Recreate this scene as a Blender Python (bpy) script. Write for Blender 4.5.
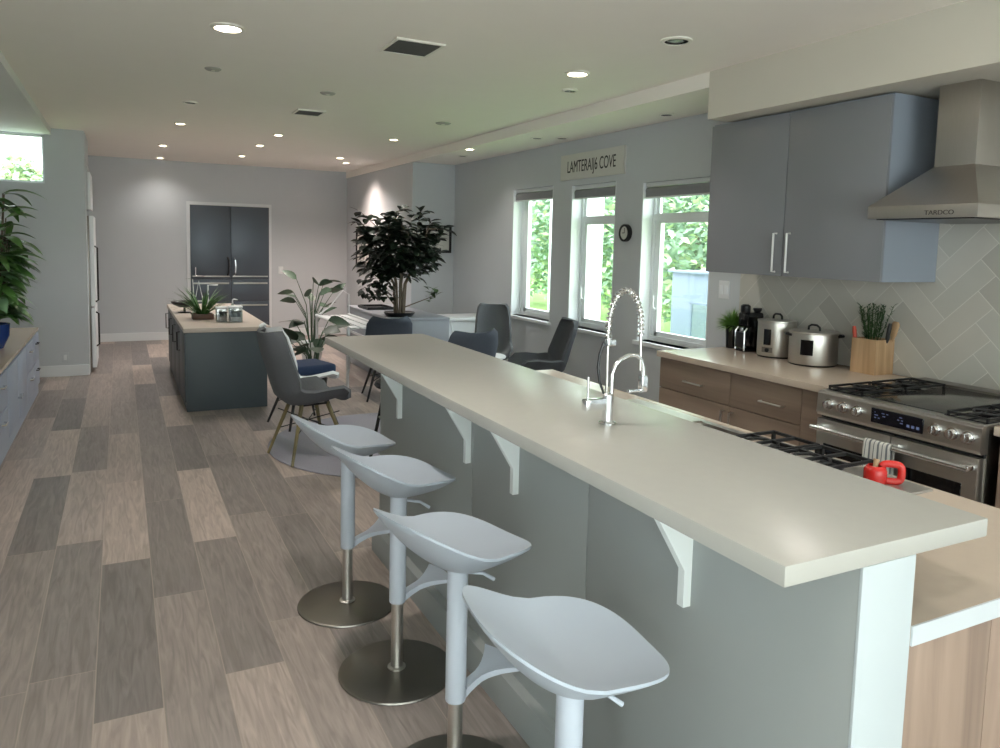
import bpy, bmesh, math, random
from math import sin, cos, pi, radians
from mathutils import Vector, Matrix, noise

for o in list(bpy.data.objects):
    bpy.data.objects.remove(o, do_unlink=True)
SC = bpy.context.scene
COL = SC.collection

# ------------------------------------------------------------------ camera
YAW, PIT, ROLL = 0.4689, 0.091076, -0.02415
fwd = Vector((sin(YAW) * cos(PIT), cos(YAW) * cos(PIT), -sin(PIT)))
rt = Vector((cos(YAW), -sin(YAW), 0))
dn = fwd.cross(rt)
r2 = rt * cos(ROLL) + dn * sin(ROLL)
d2 = -rt * sin(ROLL) + dn * cos(ROLL)
cam_data = bpy.data.cameras.new('camera')
cam = bpy.data.objects.new('camera', cam_data)
COL.objects.link(cam)
m = Matrix((r2, -d2, -fwd)).transposed().to_4x4()
m.translation = Vector((0, 0, 1.62))
cam.matrix_world = m
cam_data.sensor_width = 36
cam_data.lens = 27
cam_data.shift_y = -0.0616
cam_data.clip_start = 0.05
cam_data.clip_end = 200
SC.camera = cam

# ------------------------------------------------------------------ view + world
SC.view_settings.view_transform = 'Standard'
SC.view_settings.look = 'None'
SC.view_settings.gamma = 1.0
SC.view_settings.use_curve_mapping = False
SC.view_settings.exposure = 1.95
SC.cycles.use_denoising = True
SC.cycles.max_bounces = 10
SC.cycles.diffuse_bounces = 6
SC.cycles.transparent_max_bounces = 16
SC.cycles.sample_clamp_indirect = 6.0
SC.cycles.caustics_reflective = False
SC.cycles.caustics_refractive = False

W = bpy.data.worlds.new('overcast_sky')
SC.world = W
W.use_nodes = True
wn = W.node_tree
wn.nodes.clear()
wo = wn.nodes.new('ShaderNodeOutputWorld')
wb = wn.nodes.new('ShaderNodeBackground')
wg = wn.nodes.new('ShaderNodeTexCoord')
ws = wn.nodes.new('ShaderNodeSeparateXYZ')
wr = wn.nodes.new('ShaderNodeValToRGB')
wr.color_ramp.elements[0].position = 0.0
wr.color_ramp.elements[0].color = (0.94, 0.935, 0.94, 1)
wr.color_ramp.elements[1].position = 0.6
wr.color_ramp.elements[1].color = (0.90, 0.93, 0.97, 1)
wn.links.new(wg.outputs['Generated'], ws.inputs[0])
wn.links.new(ws.outputs['Z'], wr.inputs[0])
wn.links.new(wr.outputs[0], wb.inputs['Color'])
wb.inputs['Strength'].default_value = 2.3
wn.links.new(wb.outputs[0], wo.inputs['Surface'])

LAMP_POWER = 18.0      # watts of one recessed downlight
LAMP_COLOR = (1.0, 0.94, 0.88)


# ------------------------------------------------------------------ materials
def lin(h):
    h = h.lstrip('#')
    out = []
    for i in (0, 2, 4):
        c = int(h[i:i + 2], 16) / 255
        out.append(c / 12.92 if c <= 0.04045 else ((c + 0.055) / 1.055) ** 2.4)
    return (*out, 1)


MATS = {}


def mat(name, hexc, rough=0.5, metal=0.0, var=0.06, scale=6.0, stretch=(1, 1, 1), bump=0.0, spec=0.5, rvar=0.0,
        coat=0.0, emit=None, estr=0.0):
    m = bpy.data.materials.new(name)
    m.use_nodes = True
    nt = m.node_tree
    b = nt.nodes['Principled BSDF']
    c = lin(hexc)
    tc = nt.nodes.new('ShaderNodeTexCoord')
    mp = nt.nodes.new('ShaderNodeMapping')
    mp.inputs['Scale'].default_value = stretch
    nz = nt.nodes.new('ShaderNodeTexNoise')
    nz.inputs['Scale'].default_value = scale
    nz.inputs['Detail'].default_value = 4
    nt.links.new(tc.outputs['Object'], mp.inputs[0])
    nt.links.new(mp.outputs[0], nz.inputs['Vector'])
    mx = nt.nodes.new('ShaderNodeMix')
    mx.data_type = 'RGBA'
    mx.inputs['A'].default_value = tuple(max(0, v * (1 - var)) for v in c[:3]) + (1,)
    mx.inputs['B'].default_value = tuple(min(1, v * (1 + var)) for v in c[:3]) + (1,)
    nt.links.new(nz.outputs['Fac'], mx.inputs['Factor'])
    nt.links.new(mx.outputs['Result'], b.inputs['Base Color'])
    b.inputs['Roughness'].default_value = rough
    b.inputs['Metallic'].default_value = metal
    b.inputs['Specular IOR Level'].default_value = spec
    if coat:
        b.inputs['Coat Weight'].default_value = coat
        b.inputs['Coat Roughness'].default_value = 0.08
    if bump:
        bp = nt.nodes.new('ShaderNodeBump')
        bp.inputs['Strength'].default_value = bump
        bp.inputs['Distance'].default_value = 0.01
        nt.links.new(nz.outputs['Fac'], bp.inputs['Height'])
        nt.links.new(bp.outputs[0], b.inputs['Normal'])
    if emit:
        b.inputs['Emission Color'].default_value = lin(emit)
        b.inputs['Emission Strength'].default_value = estr
    MATS[name] = m
    return m


def wood(name, dark, light, rough=0.45, axis='z', scale=3.0):
    """Long grain along one axis."""
    m = bpy.data.materials.new(name)
    m.use_nodes = True
    nt = m.node_tree
    b = nt.nodes['Principled BSDF']
    tc = nt.nodes.new('ShaderNodeTexCoord')
    mp = nt.nodes.new('ShaderNodeMapping')
    s = {'x': (0.6, 9, 9), 'y': (9, 0.6, 9), 'z': (9, 9, 0.6)}[axis]
    mp.inputs['Scale'].default_value = s
    nz = nt.nodes.new('ShaderNodeTexNoise')
    nz.inputs['Scale'].default_value = scale
    nz.inputs['Detail'].default_value = 6
    nz.inputs['Distortion'].default_value = 0.6
    rp = nt.nodes.new('ShaderNodeValToRGB')
    rp.color_ramp.elements[0].position = 0.3
    rp.color_ramp.elements[0].color = lin(dark)
    rp.color_ramp.elements[1].position = 0.7
    rp.color_ramp.elements[1].color = lin(light)
    nt.links.new(tc.outputs['Object'], mp.inputs[0])
    nt.links.new(mp.outputs[0], nz.inputs['Vector'])
    nt.links.new(nz.outputs['Fac'], rp.inputs[0])
    nt.links.new(rp.outputs[0], b.inputs['Base Color'])
    b.inputs['Roughness'].default_value = rough
    MATS[name] = m
    return m


def floor_mat():
    m = bpy.data.materials.new('plank_floor')
    m.use_nodes = True
    nt = m.node_tree
    N = nt.nodes.new
    L = nt.links.new
    b = nt.nodes['Principled BSDF']
    tc = N('ShaderNodeTexCoord')
    sp = N('ShaderNodeSeparateXYZ')
    L(tc.outputs['Object'], sp.inputs[0])

    def M(op, a, bb=None):
        n = N('ShaderNodeMath')
        n.operation = op
        for i, v in enumerate((a, bb)):
            if v is None:
                continue
            if isinstance(v, (int, float)):
                n.inputs[i].default_value = v
            else:
                L(v, n.inputs[i])
        return n.outputs[0]
    PW, PL = 0.215, 1.35
    xr = M('DIVIDE', M('ADD', sp.outputs['X'], 10.002), PW)
    row = M('FLOOR', xr)
    fx = M('FRACT', xr)
    w1 = N('ShaderNodeTexWhiteNoise')
    w1.noise_dimensions = '1D'
    L(row, w1.inputs['W'])
    yr = M('ADD', M('DIVIDE', M('ADD', sp.outputs['Y'], 20), PL), M('MULTIPLY', w1.outputs['Value'], 7.3))
    idx = M('FLOOR', yr)
    fy = M('FRACT', yr)
    cb = N('ShaderNodeCombineXYZ')
    L(row, cb.inputs[0])
    L(idx, cb.inputs[1])
    w2 = N('ShaderNodeTexWhiteNoise')
    w2.noise_dimensions = '2D'
    L(cb.outputs[0], w2.inputs['Vector'])
    rp = N('ShaderNodeValToRGB')
    e = rp.color_ramp.elements
    e[0].position = 0.0
    e[0].color = lin('#77706d')
    e[1].position = 1.0
    e[1].color = lin('#b3a399')
    k = rp.color_ramp.elements.new(0.5)
    k.color = lin('#938882')
    L(w2.outputs['Value'], rp.inputs[0])
    # grain, shifted per plank
    gv = N('ShaderNodeCombineXYZ')
    L(M('MULTIPLY', sp.outputs['X'], 26), gv.inputs[0])
    L(M('MULTIPLY', sp.outputs['Y'], 2.2), gv.inputs[1])
    L(M('MULTIPLY', w2.outputs['Value'], 40), gv.inputs[2])
    nz = N('ShaderNodeTexNoise')
    nz.inputs['Scale'].default_value = 1.6
    nz.inputs['Detail'].default_value = 6
    nz.inputs['Distortion'].default_value = 1.2
    L(gv.outputs[0], nz.inputs['Vector'])
    gr = N('ShaderNodeMapRange')
    gr.inputs['From Min'].default_value = 0.3
    gr.inputs['From Max'].default_value = 0.7
    gr.inputs['To Min'].default_value = 0.77
    gr.inputs['To Max'].default_value = 1.21
    L(nz.outputs['Fac'], gr.inputs['Value'])
    vm = N('ShaderNodeVectorMath')
    vm.operation = 'SCALE'
    L(rp.outputs[0], vm.inputs[0])
    L(gr.outputs[0], vm.inputs['Scale'])
    # seams
    ex = M('MINIMUM', fx, M('SUBTRACT', 1.0, fx))
    ey = M('MULTIPLY', M('MINIMUM', fy, M('SUBTRACT', 1.0, fy)), PL / PW)
    seam = M('LESS_THAN', M('MINIMUM', ex, ey), 0.010)
    mx = N('ShaderNodeMix')
    mx.data_type = 'RGBA'
    L(M('MULTIPLY', seam, 0.55), mx.inputs['Factor'])
    L(vm.outputs[0], mx.inputs['A'])
    mx.inputs['B'].default_value = lin('#b3a497')
    L(mx.outputs['Result'], b.inputs['Base Color'])
    b.inputs['Roughness'].default_value = 0.38
    b.inputs['Specular IOR Level'].default_value = 0.45
    bp = N('ShaderNodeBump')
    bp.inputs['Strength'].default_value = 0.12
    bp.inputs['Distance'].default_value = 0.004
    L(nz.outputs['Fac'], bp.inputs['Height'])
    L(bp.outputs[0], b.inputs['Normal'])
    return m


def glass_mat(name, tint='#f2f8f6', refl=0.07):
    m = bpy.data.materials.new(name)
    m.use_nodes = True
    nt = m.node_tree
    nt.nodes.clear()
    o = nt.nodes.new('ShaderNodeOutputMaterial')
    t = nt.nodes.new('ShaderNodeBsdfTransparent')
    g = nt.nodes.new('ShaderNodeBsdfGlossy')
    x = nt.nodes.new('ShaderNodeMixShader')
    t.inputs['Color'].default_value = lin(tint)
    g.inputs['Roughness'].default_value = 0.03
    x.inputs[0].default_value = refl
    nt.links.new(t.outputs[0], x.inputs[1])
    nt.links.new(g.outputs[0], x.inputs[2])
    nt.links.new(x.outputs[0], o.inputs['Surface'])
    return m


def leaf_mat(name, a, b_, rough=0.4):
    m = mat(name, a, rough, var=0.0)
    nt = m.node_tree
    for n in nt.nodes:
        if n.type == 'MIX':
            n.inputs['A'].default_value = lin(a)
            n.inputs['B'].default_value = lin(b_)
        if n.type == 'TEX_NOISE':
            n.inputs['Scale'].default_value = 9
    return m


FLOOR = floor_mat()
WALL = mat('wall_paint', '#c5c9cd', 0.7, var=0.02)
CEIL = mat('ceiling_paint', '#f5f0e8', 0.85, var=0.015)
SOFFIT = mat('soffit_paint', '#d0cbbf', 0.8, var=0.02)
TRIMW = mat('white_trim', '#dfe2e4', 0.45, var=0.015)
VINYL = mat('white_vinyl', '#e8ecef', 0.4, var=0.01)
QUARTZ = mat('quartz_top', '#aeaca6', 0.27, var=0.025, scale=30)
QUARTZWARM = mat('quartz_warm_lit', '#bfb0a1', 0.25, var=0.03, scale=30)  # warm reflected light on the tops is painted into this tan
EDGELIT = mat('quartz_edge_lit', '#c3c8cc', 0.4, var=0.015)
BARPAINT = mat('bar_panel_shaded', '#999d9b', 0.5, var=0.02)  # shade on the pale bar front is mixed into this darker grey
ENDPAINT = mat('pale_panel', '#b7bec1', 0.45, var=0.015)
BRACKET = mat('bracket_white', '#e2e6e4', 0.5, var=0.015)
SLATE = mat('slate_lacquer', '#454e54', 0.45, var=0.03)
GREYCAB = mat('grey_lacquer', '#7e8085', 0.35, var=0.02)
GREYSIDE = mat('grey_side_panel', '#8d95a1', 0.35, var=0.02)
TAUPE = wood('taupe_oak', '#7c6a5c', '#917e6f', 0.5, 'y', 2.0)
OAKEND = wood('pale_oak', '#7d695d', '#9f8878', 0.5, 'z', 2.2)
STEEL = mat('brushed_steel', '#c9c5bf', 0.36, 1.0, var=0.06, scale=14, stretch=(1, 1, 14))
STEELH = mat('steel_hood', '#bfbab4', 0.36, 1.0, var=0.05, scale=14, stretch=(1, 12, 1))
STEELD = mat('steel_dark', '#8f8a85', 0.32, 1.0, var=0.05, scale=20)
CHROME = mat('chrome', '#e8eaec', 0.16, 1.0, var=0.01)
HANDLE = mat('satin_handle', '#eceded', 0.5, 0.7, var=0.01)
NICKEL = mat('satin_nickel', '#c9c6c0', 0.28, 1.0, var=0.02)
BLACK = mat('black_iron', '#17181a', 0.5, var=0.1)
BLKGLOSS = mat('black_gloss', '#0d0e11', 0.12, var=0.1)
BLKPLAST = mat('black_plastic', '#16171a', 0.3, var=0.1)
GLASSBLK = mat('oven_glass', '#0b0c0e', 0.08, var=0.1)
COOKGLASS = mat('cooktop_glass', '#2b2b2a', 0.12, var=0.1)
SEATW = mat('seat_plastic', '#b4bdc8', 0.38, var=0.015)
POSTW = mat('white_enamel', '#c3cad5', 0.35, var=0.01)
DISC = mat('disc_steel', '#8a857e', 0.32, 1.0, var=0.06, scale=10)
SIDEB = mat('sideboard_white', '#aab5c9', 0.4, var=0.02)
LAMPW = mat('lamp_white', '#e9e6dc', 0.5, var=0.01)
LAMPON = mat('lamp_lit', '#fff4dd', 0.5, var=0.0, emit='#fff1d6', estr=6.0)
LAMPOFF = mat('lamp_unlit', '#6e6e70', 0.25, var=0.1, scale=60)
GRILLE = mat('vent_grey', '#4a4a46', 0.6, var=0.08, scale=40)
BLIND = mat('blind_grey', '#8d8d92', 0.8, var=0.04, scale=40)
PLASTERW = mat('sign_white', '#d2d1cb', 0.6, var=0.03)
INK = mat('sign_ink', '#1d1d1d', 0.6, var=0.05)
INKG = mat('grey_ink', '#4c4845', 0.5, var=0.05)
FELT = mat('grey_upholstery', '#5e6165', 0.85, var=0.05, scale=60, bump=0.15)
FELTD = mat('dark_upholstery', '#4a4d52', 0.85, var=0.06, scale=60, bump=0.15)
FELTB = mat('slate_upholstery', '#3c4450', 0.8, var=0.06, scale=60, bump=0.15)
BLUE = mat('blue_cushion', '#203456', 0.8, var=0.1, scale=30, bump=0.1)
BLUEPOT = mat('blue_glaze', '#1f3a78', 0.25, var=0.1)
OLIVE = wood('olive_wood', '#5a5640', '#8a7a4f', 0.5, 'z', 2.0)
OAKBOX = wood('oak_box', '#a3835f', '#c7a582', 0.5, 'z', 2.5)
GREYBOX = mat('grey_box', '#9a9fa8', 0.5, var=0.03)
TRAY = wood('brown_tray', '#4d3226', '#6d4a38', 0.5, 'x', 2.0)
BARK = mat('bark', '#6a5f52', 0.85, var=0.2, scale=30, bump=0.3)
SOIL = mat('soil', '#2b241f', 0.95, var=0.3, scale=40)
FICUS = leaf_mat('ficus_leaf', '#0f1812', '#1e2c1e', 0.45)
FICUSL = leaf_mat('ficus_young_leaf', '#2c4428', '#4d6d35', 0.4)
VARIEG = leaf_mat('variegated_leaf', '#22352a', '#5c7a5e', 0.4)
POTHOS = leaf_mat('broad_leaf', '#2f5427', '#6c9a50', 0.35)
POTHOSL = leaf_mat('pale_leaf', '#5f8f63', '#a9c7a0', 0.35)
SPIDER = leaf_mat('blade_leaf', '#23411f', '#4b7a3a', 0.45)
MOSS = leaf_mat('fine_grass', '#38601f', '#6d9a3a', 0.6)
HERB = leaf_mat('herb_leaf', '#1c331c', '#3d5d30', 0.5)
RED = mat('red_enamel', '#c3241f', 0.25, var=0.05)
REDORANGE = mat('red_handle', '#b5442f', 0.4, var=0.05)
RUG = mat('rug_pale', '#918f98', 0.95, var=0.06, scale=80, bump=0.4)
LAWN = leaf_mat('lawn_green', '#86ad5c', '#b4cd86', 0.9)
TREEL = leaf_mat('tree_leaf', '#86a48e', '#b2c8b2', 0.7)
TREEY = leaf_mat('tree_leaf_yellow', '#a3bb88', '#cddab0', 0.7)
SHED = mat('shed_panel', '#838ca6', 0.6, var=0.03)
RENDERW = mat('white_render', '#f1f3f5', 0.8, var=0.02)
DECK = mat('concrete_path', '#d3d6d2', 0.9, var=0.05)
WINGLASS = glass_mat('window_glass')
JARGLASS = glass_mat('jar_glass', '#cfdcdc', 0.22)
TOWEL = mat('towel_cloth', '#c9c8c2', 0.95, var=0.03)
TOWELS = mat('towel_stripe', '#6f7276', 0.95, var=0.05)
SCREEN = mat('display_panel', '#11131b', 0.15, var=0.05)
MARKS = mat('display_marks', '#5a6178', 0.4, var=0.02, emit='#6f7fb8', estr=0.06)
PAPER = mat('art_paper', '#c9c9c6', 0.7, var=0.05, scale=5)
TILES = [mat('tile_stone_%s' % n, h, 0.35, var=0.05, scale=8) for n, h in
         (('pale', '#c6c2ba'), ('mid', '#c0bdb5'), ('warm', '#c4bfb6'), ('dark', '#b5b1a9'))]
GROUT = mat('tile_grout', '#d8d5cd', 0.8, var=0.03)


# ------------------------------------------------------------------ mesh builder
class MB:
    def __init__(self):
        self.bm = bmesh.new()

    def box(self, x0, x1, y0, y1, z0, z1, bevel=0.0, seg=2, mi=0):
        tmp = bmesh.new()
        bmesh.ops.create_cube(tmp, size=1)
        for v in tmp.verts:
            v.co = Vector(((x0 + x1) / 2 + v.co.x * (x1 - x0), (y0 + y1) / 2 + v.co.y * (y1 - y0),
                           (z0 + z1) / 2 + v.co.z * (z1 - z0)))
        if bevel:
            bmesh.ops.bevel(tmp, geom=list(tmp.edges), offset=bevel, segments=seg, affect='EDGES', profile=0.6)
        self._merge(tmp, mi)
        return self

    def _merge(self, tmp, mi=0, M=None):
        if M is not None:
            tmp.transform(M)
        vm = {}
        for v in tmp.verts:
            vm[v] = self.bm.verts.new(v.co)
        for f in tmp.faces:
            try:
                nf = self.bm.faces.new([vm[v] for v in f.verts])
                nf.material_index = mi if mi else f.material_index
            except ValueError:
                pass
        tmp.free()

    def cyl(self, p0, p1, r0, r1=None, seg=24, mi=0):
        r1 = r0 if r1 is None else r1
        return self.tube([p0, p1], [r0, r1], seg, mi=mi)

    def tube(self, pts, r, seg=10, closed=False, mi=0, flat=None):
        pts = [Vector(p) for p in pts]
        n = len(pts)
        rs = r if isinstance(r, (list, tuple)) else [r] * n
        tang = []
        for i in range(n):
            a = pts[(i - 1) % n] if (closed or i > 0) else pts[i]
            c = pts[(i + 1) % n] if (closed or i < n - 1) else pts[i]
            t = (c - a)
            tang.append(t.normalized() if t.length > 1e-9 else Vector((0, 0, 1)))
        t0 = tang[0]
        up = Vector((0, 0, 1)) if abs(t0.z) < 0.9 else Vector((1, 0, 0))
        u = t0.cross(up).normalized()
        rings = []
        prev = t0
        for i in range(n):
            q = prev.rotation_difference(tang[i])
            u = (q @ u).normalized()
            u = (u - tang[i] * u.dot(tang[i])).normalized()
            w = tang[i].cross(u)
            prev = tang[i]
            ring = []
            for k in range(seg):
                a = 2 * pi * k / seg
                ru, rw = rs[i], rs[i]
                if flat:
                    ru, rw = rs[i], rs[i] * flat
                ring.append(self.bm.verts.new(pts[i] + u * (cos(a) * ru) + w * (sin(a) * rw)))
            rings.append(ring)
        m = n if closed else n - 1
        for i in range(m):
            A, B = rings[i], rings[(i + 1) % n]
            for k in range(seg):
                f = self.bm.faces.new((A[k], A[(k + 1) % seg], B[(k + 1) % seg], B[k]))
                f.material_index = mi
        if not closed:
            self.bm.faces.new(list(reversed(rings[0]))).material_index = mi
            self.bm.faces.new(rings[-1]).material_index = mi
        return self

    def lathe(self, prof, c=(0, 0, 0), seg=32, mi=0, sx=1.0, sy=1.0):
        """prof: (r, z) from bottom to top; r = 0 closes the end."""
        rings = []
        for r, z in prof:
            if r < 1e-6:
                rings.append([self.bm.verts.new((c[0], c[1], c[2] + z))])
            else:
                rings.append([self.bm.verts.new((c[0] + r * sx * cos(2 * pi * k / seg), c[1] + r * sy * sin(2 * pi * k / seg),
                                                 c[2] + z)) for k in range(seg)])
        for A, B in zip(rings[:-1], rings[1:]):
            for k in range(seg):
                j = (k + 1) % seg
                if len(A) == 1 and len(B) == 1:
                    continue
                if len(A) == 1:
                    vs = (A[0], B[j], B[k])
                elif len(B) == 1:
                    vs = (A[k], A[j], B[0])
                else:
                    vs = (A[k], A[j], B[j], B[k])
                self.bm.faces.new(vs).material_index = mi
        return self

    def prism(self, poly, axis, a, b, mi=0):
        """poly of 2-D points extruded along axis between a and b ('x': (y,z), 'y': (x,z), 'z': (x,y))."""
        def P(p, t):
            return {'x': (t, p[0], p[1]), 'y': (p[0], t, p[1]), 'z': (p[0], p[1], t)}[axis]
        A = [self.bm.verts.new(P(p, a)) for p in poly]
        B = [self.bm.verts.new(P(p, b)) for p in poly]
        n = len(poly)
        for k in range(n):
            self.bm.faces.new((A[k], A[(k + 1) % n], B[(k + 1) % n], B[k])).material_index = mi
        self.bm.faces.new(list(reversed(A))).material_index = mi
        self.bm.faces.new(B).material_index = mi
        return self

    def grid(self, rows, mi=0, thick=0.0):
        """rows of points -> sheet; thick > 0 makes it solid by offsetting along normals."""
        V = [[self.bm.verts.new(p) for p in row] for row in rows]
        fs = []
        for i in range(len(V) - 1):
            for j in range(len(V[0]) - 1):
                f = self.bm.faces.new((V[i][j], V[i][j + 1], V[i + 1][j + 1], V[i + 1][j]))
                f.material_index = mi
                fs.append(f)
        if thick:
            for f in fs:
                f.normal_update()
            self.bm.normal_update()
            bmesh.ops.solidify(self.bm, geom=fs, thickness=thick)
        return self

    def leaf(self, base, d, length, width, droop=0.3, fold=0.15, roll=0.0, mi=0, shape='oval', seg=5):
        base = Vector(base)
        d = Vector(d).normalized()
        side = d.cross(Vector((0, 0, 1)))
        if side.length < 0.05:
            side = Vector((cos(roll * 9), sin(roll * 9), 0))
        side.normalize()
        side = Matrix.Rotation(roll, 3, d) @ side
        nrm = side.cross(d).normalized()
        prev = None
        p = base.copy()
        dd = d.copy()
        for i in range(seg + 1):
            t = i / seg
            if shape == 'oval':
                w = width * (sin(pi * min(1, t ** 0.8 * 0.98 + 0.02)) ** 0.8)
            elif shape == 'obovate':
                w = width * (sin(pi * (t ** 1.35)) ** 0.75 if 0 < t < 1 else 0.04)
            else:
                w = width * (1 - t) ** 0.6
            w = max(w, width * 0.04)
            c = self.bm.verts.new(p)
            l = self.bm.verts.new(p + side * w * 0.5 + nrm * w * fold)
            r = self.bm.verts.new(p - side * w * 0.5 + nrm * w * fold)
            if prev:
                for q in ((prev[0], prev[1], l, c), (prev[2], prev[0], c, r)):
                    self.bm.faces.new(q).material_index = mi
            prev = (c, l, r)
            dd = (dd + Vector((0, 0, -droop / seg))).normalized()
            p = p + dd * (length / seg)
        return self

    def build(self, name, mats, parent=None, loc=(0, 0, 0), rz=0.0, smooth=True, angle=35):
        me = bpy.data.meshes.new(name)
        bmesh.ops.recalc_face_normals(self.bm, faces=self.bm.faces)
        self.bm.to_mesh(me)
        self.bm.free()
        for mm in (mats if isinstance(mats, (list, tuple)) else [mats]):
            me.materials.append(mm)
        if smooth:
            me.shade_smooth()
            me.set_sharp_from_angle(angle=radians(angle))
        o = bpy.data.objects.new(name, me)
        COL.objects.link(o)
        o.location = loc
        o.rotation_euler = (0, 0, rz)
        if parent:
            o.parent = parent
        return o


def tag(o, label=None, cat=None, group=None, kind=None):
    if label:
        o['label'] = label
    if cat:
        o['category'] = cat
    if group:
        o['group'] = group
    if kind:
        o['kind'] = kind
    return o


def thing(name, label, cat, loc=(0, 0, 0), rz=0.0, group=None):
    o = bpy.data.objects.new(name, None)
    o.empty_display_size = 0.1
    COL.objects.link(o)
    o.location = loc
    o.rotation_euler = (0, 0, rz)
    return tag(o, label, cat, group)


def dup(root, label, loc, rz=0.0):
    def cp(o, parent=None):
        c = o.copy()
        COL.objects.link(c)
        c.parent = parent
        for ch in list(o.children):
            cp(ch, c)
        return c
    r = cp(root)
    r.location = loc
    r.rotation_euler = (0, 0, rz)
    r['label'] = label
    return r


def struct(o):
    o['kind'] = 'structure'
    return o


def text_mesh(s, size, depth, name, material, parent, M, squeeze=1.0, align='CENTER'):
    cu = bpy.data.curves.new(name, 'FONT')
    cu.body = s
    cu.size = size
    cu.extrude = depth
    cu.align_x = align
    cu.align_y = 'CENTER'
    tmp = bpy.data.objects.new(name + '_curve', cu)
    COL.objects.link(tmp)
    dg = bpy.context.evaluated_depsgraph_get()
    me = bpy.data.meshes.new_from_object(tmp.evaluated_get(dg))
    bpy.data.objects.remove(tmp, do_unlink=True)
    bpy.data.curves.remove(cu)
    me.transform(Matrix.Diagonal((squeeze, 1, 1, 1)))
    me.transform(M)
    me.materials.clear()
    me.materials.append(material)
    o = bpy.data.objects.new(name, me)
    COL.objects.link(o)
    o.parent = parent
    return o


# facing -X (towards the aisle): text x -> -Y, text y -> Z, text z -> -X
FACE_NX = Matrix(((0, 0, -1, 0), (-1, 0, 0, 0), (0, 1, 0, 0), (0, 0, 0, 1)))
# facing -Y: text x -> X, y -> Z, z -> -Y
FACE_NY = Matrix(((1, 0, 0, 0), (0, 0, -1, 0), (0, 1, 0, 0), (0, 0, 0, 1)))

# ================================================================== SETTING
XW = 4.08            # inner face of the window wall
CZ = 2.77            # main ceiling
YB = 12.73           # far wall
YN = -3.2            # wall behind the camera
XL = -1.38           # long wall beside the sideboard

mb = MB().box(XL - 0.2, XW + 0.2, YN - 0.2, 9.93, -0.12, 0.0).box(-0.76, XW + 0.2, 9.93, YB + 0.2, -0.12, 0.0)
struct(mb.build('floor', FLOOR, smooth=False))
mb = MB().box(XL - 0.2, XW + 0.2, YN - 0.2, 9.93, CZ, CZ + 0.15).box(-0.76, XW + 0.2, 9.93, YB + 0.2, CZ, CZ + 0.15)
struct(mb.build('ceiling', CEIL, smooth=False))
mb = MB().box(XL, -0.66, YN, 9.76, 2.70, CZ)
struct(mb.build('trim_1', mat('soffit_window_lit', '#e2e3e3', 0.8, var=0.02), smooth=False))  # cool cast of window light is put into this soffit's colour
mb = MB().box(3.45, XW, YN, 3.87, 2.465, CZ)
struct(mb.build('trim_2', SOFFIT, smooth=False))
mb = MB().box(3.45, XW, 3.87, YB, 2.67, CZ)
struct(mb.build('trim_3', CEIL, smooth=False))

# window wall with three openings
WIN = [(6.88, 7.78, 0.80, 2.245), (5.75, 6.515, 0.80, 2.22), (4.47, 5.355, 0.80, 2.18)]
mb = MB()
TW = 0.20
edges = [YN] + sorted(sum([[a, b] for a, b, *_ in WIN], [])) + [YB]
for i in range(0, len(edges), 2):
    mb.box(XW, XW + TW, edges[i], edges[i + 1], 0, CZ)
for a, b, z0, z1 in WIN:
    mb.box(XW, XW + TW, a, b, 0, z0)
    mb.box(XW, XW + TW, a, b, z1, CZ)
struct(mb.build('wall_right', WALL, smooth=False))
mb = MB().box(-0.76, XW + 0.2, YB, YB + 0.2, 0, CZ)
struct(mb.build('wall_back', WALL, smooth=False))
# long wall beside the sideboard
mb = MB().box(XL - 0.2, XL, -0.3, 9.93, 0, CZ).box(XL - 0.2, XL, YN, -2.7, 0, CZ).box(XL - 0.2, XL, -2.7, -0.3, 2.5, CZ).box(XL - 0.2, XL, -2.7, -0.3, 0, 0.12)
struct(mb.build('wall_left', WALL, smooth=False))
dr = MB()
for y in (-2.7, -1.53, -0.36):
    dr.box(XL - 0.12, XL - 0.06, y, y + 0.06, 0.12, 2.5)
dr.box(XL - 0.12, XL - 0.06, -2.7, -0.3, 0.12, 0.18)
dr.box(XL - 0.12, XL - 0.06, -2.7, -0.3, 2.44, 2.5)
dro = struct(dr.build('window_5', VINYL, smooth=False))  # unseen window, added to bring in daylight from this side
MB().box(XL - 0.095, XL - 0.085, -2.69, -0.31, 0.18, 2.44).build('glass', WINGLASS, dro, smooth=False)
# cross wall with the high window
CX0, CX1 = -1.27, -0.735
mb = MB()
mb.box(XL, CX0, 9.76, 9.93, 0, CZ)
mb.box(CX1, -0.345, 9.76, 9.93, 0, CZ)
mb.box(CX0, CX1, 9.76, 9.93, 0, 2.165)
mb.box(CX0, CX1, 9.76, 9.93, 2.69, CZ)
struct(mb.build('wall_cross', WALL, smooth=False))
# chimney breast beyond the big tree
mb = MB().box(3.47, XW, 9.5, YB, 0, 2.67)
struct(mb.build('wall_alcove', WALL, smooth=False))
# glazed wall behind the photographer
mb = MB()
mb.box(XL, -1.0, YN - 0.2, YN, 0, CZ)
mb.box(3.3, XW, YN - 0.2, YN, 0, CZ)
mb.box(-1.0, 3.3, YN - 0.2, YN, 2.45, CZ)
struct(mb.build('wall_front', WALL, smooth=False))
dr = MB()
for x in (-1.0, 0.4, 1.85, 3.24):
    dr.box(x, x + 0.06, YN - 0.12, YN - 0.06, 0.02, 2.45)
dr.box(-1.0, 3.3, YN - 0.12, YN - 0.06, 0.0, 0.06)
dr.box(-1.0, 3.3, YN - 0.12, YN - 0.06, 2.39, 2.45)
dro = struct(dr.build('door_1', VINYL, smooth=False))
MB().box(-0.99, 3.29, YN - 0.095, YN - 0.085, 0.06, 2.39).build('glass', WINGLASS, dro, smooth=False)


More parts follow.
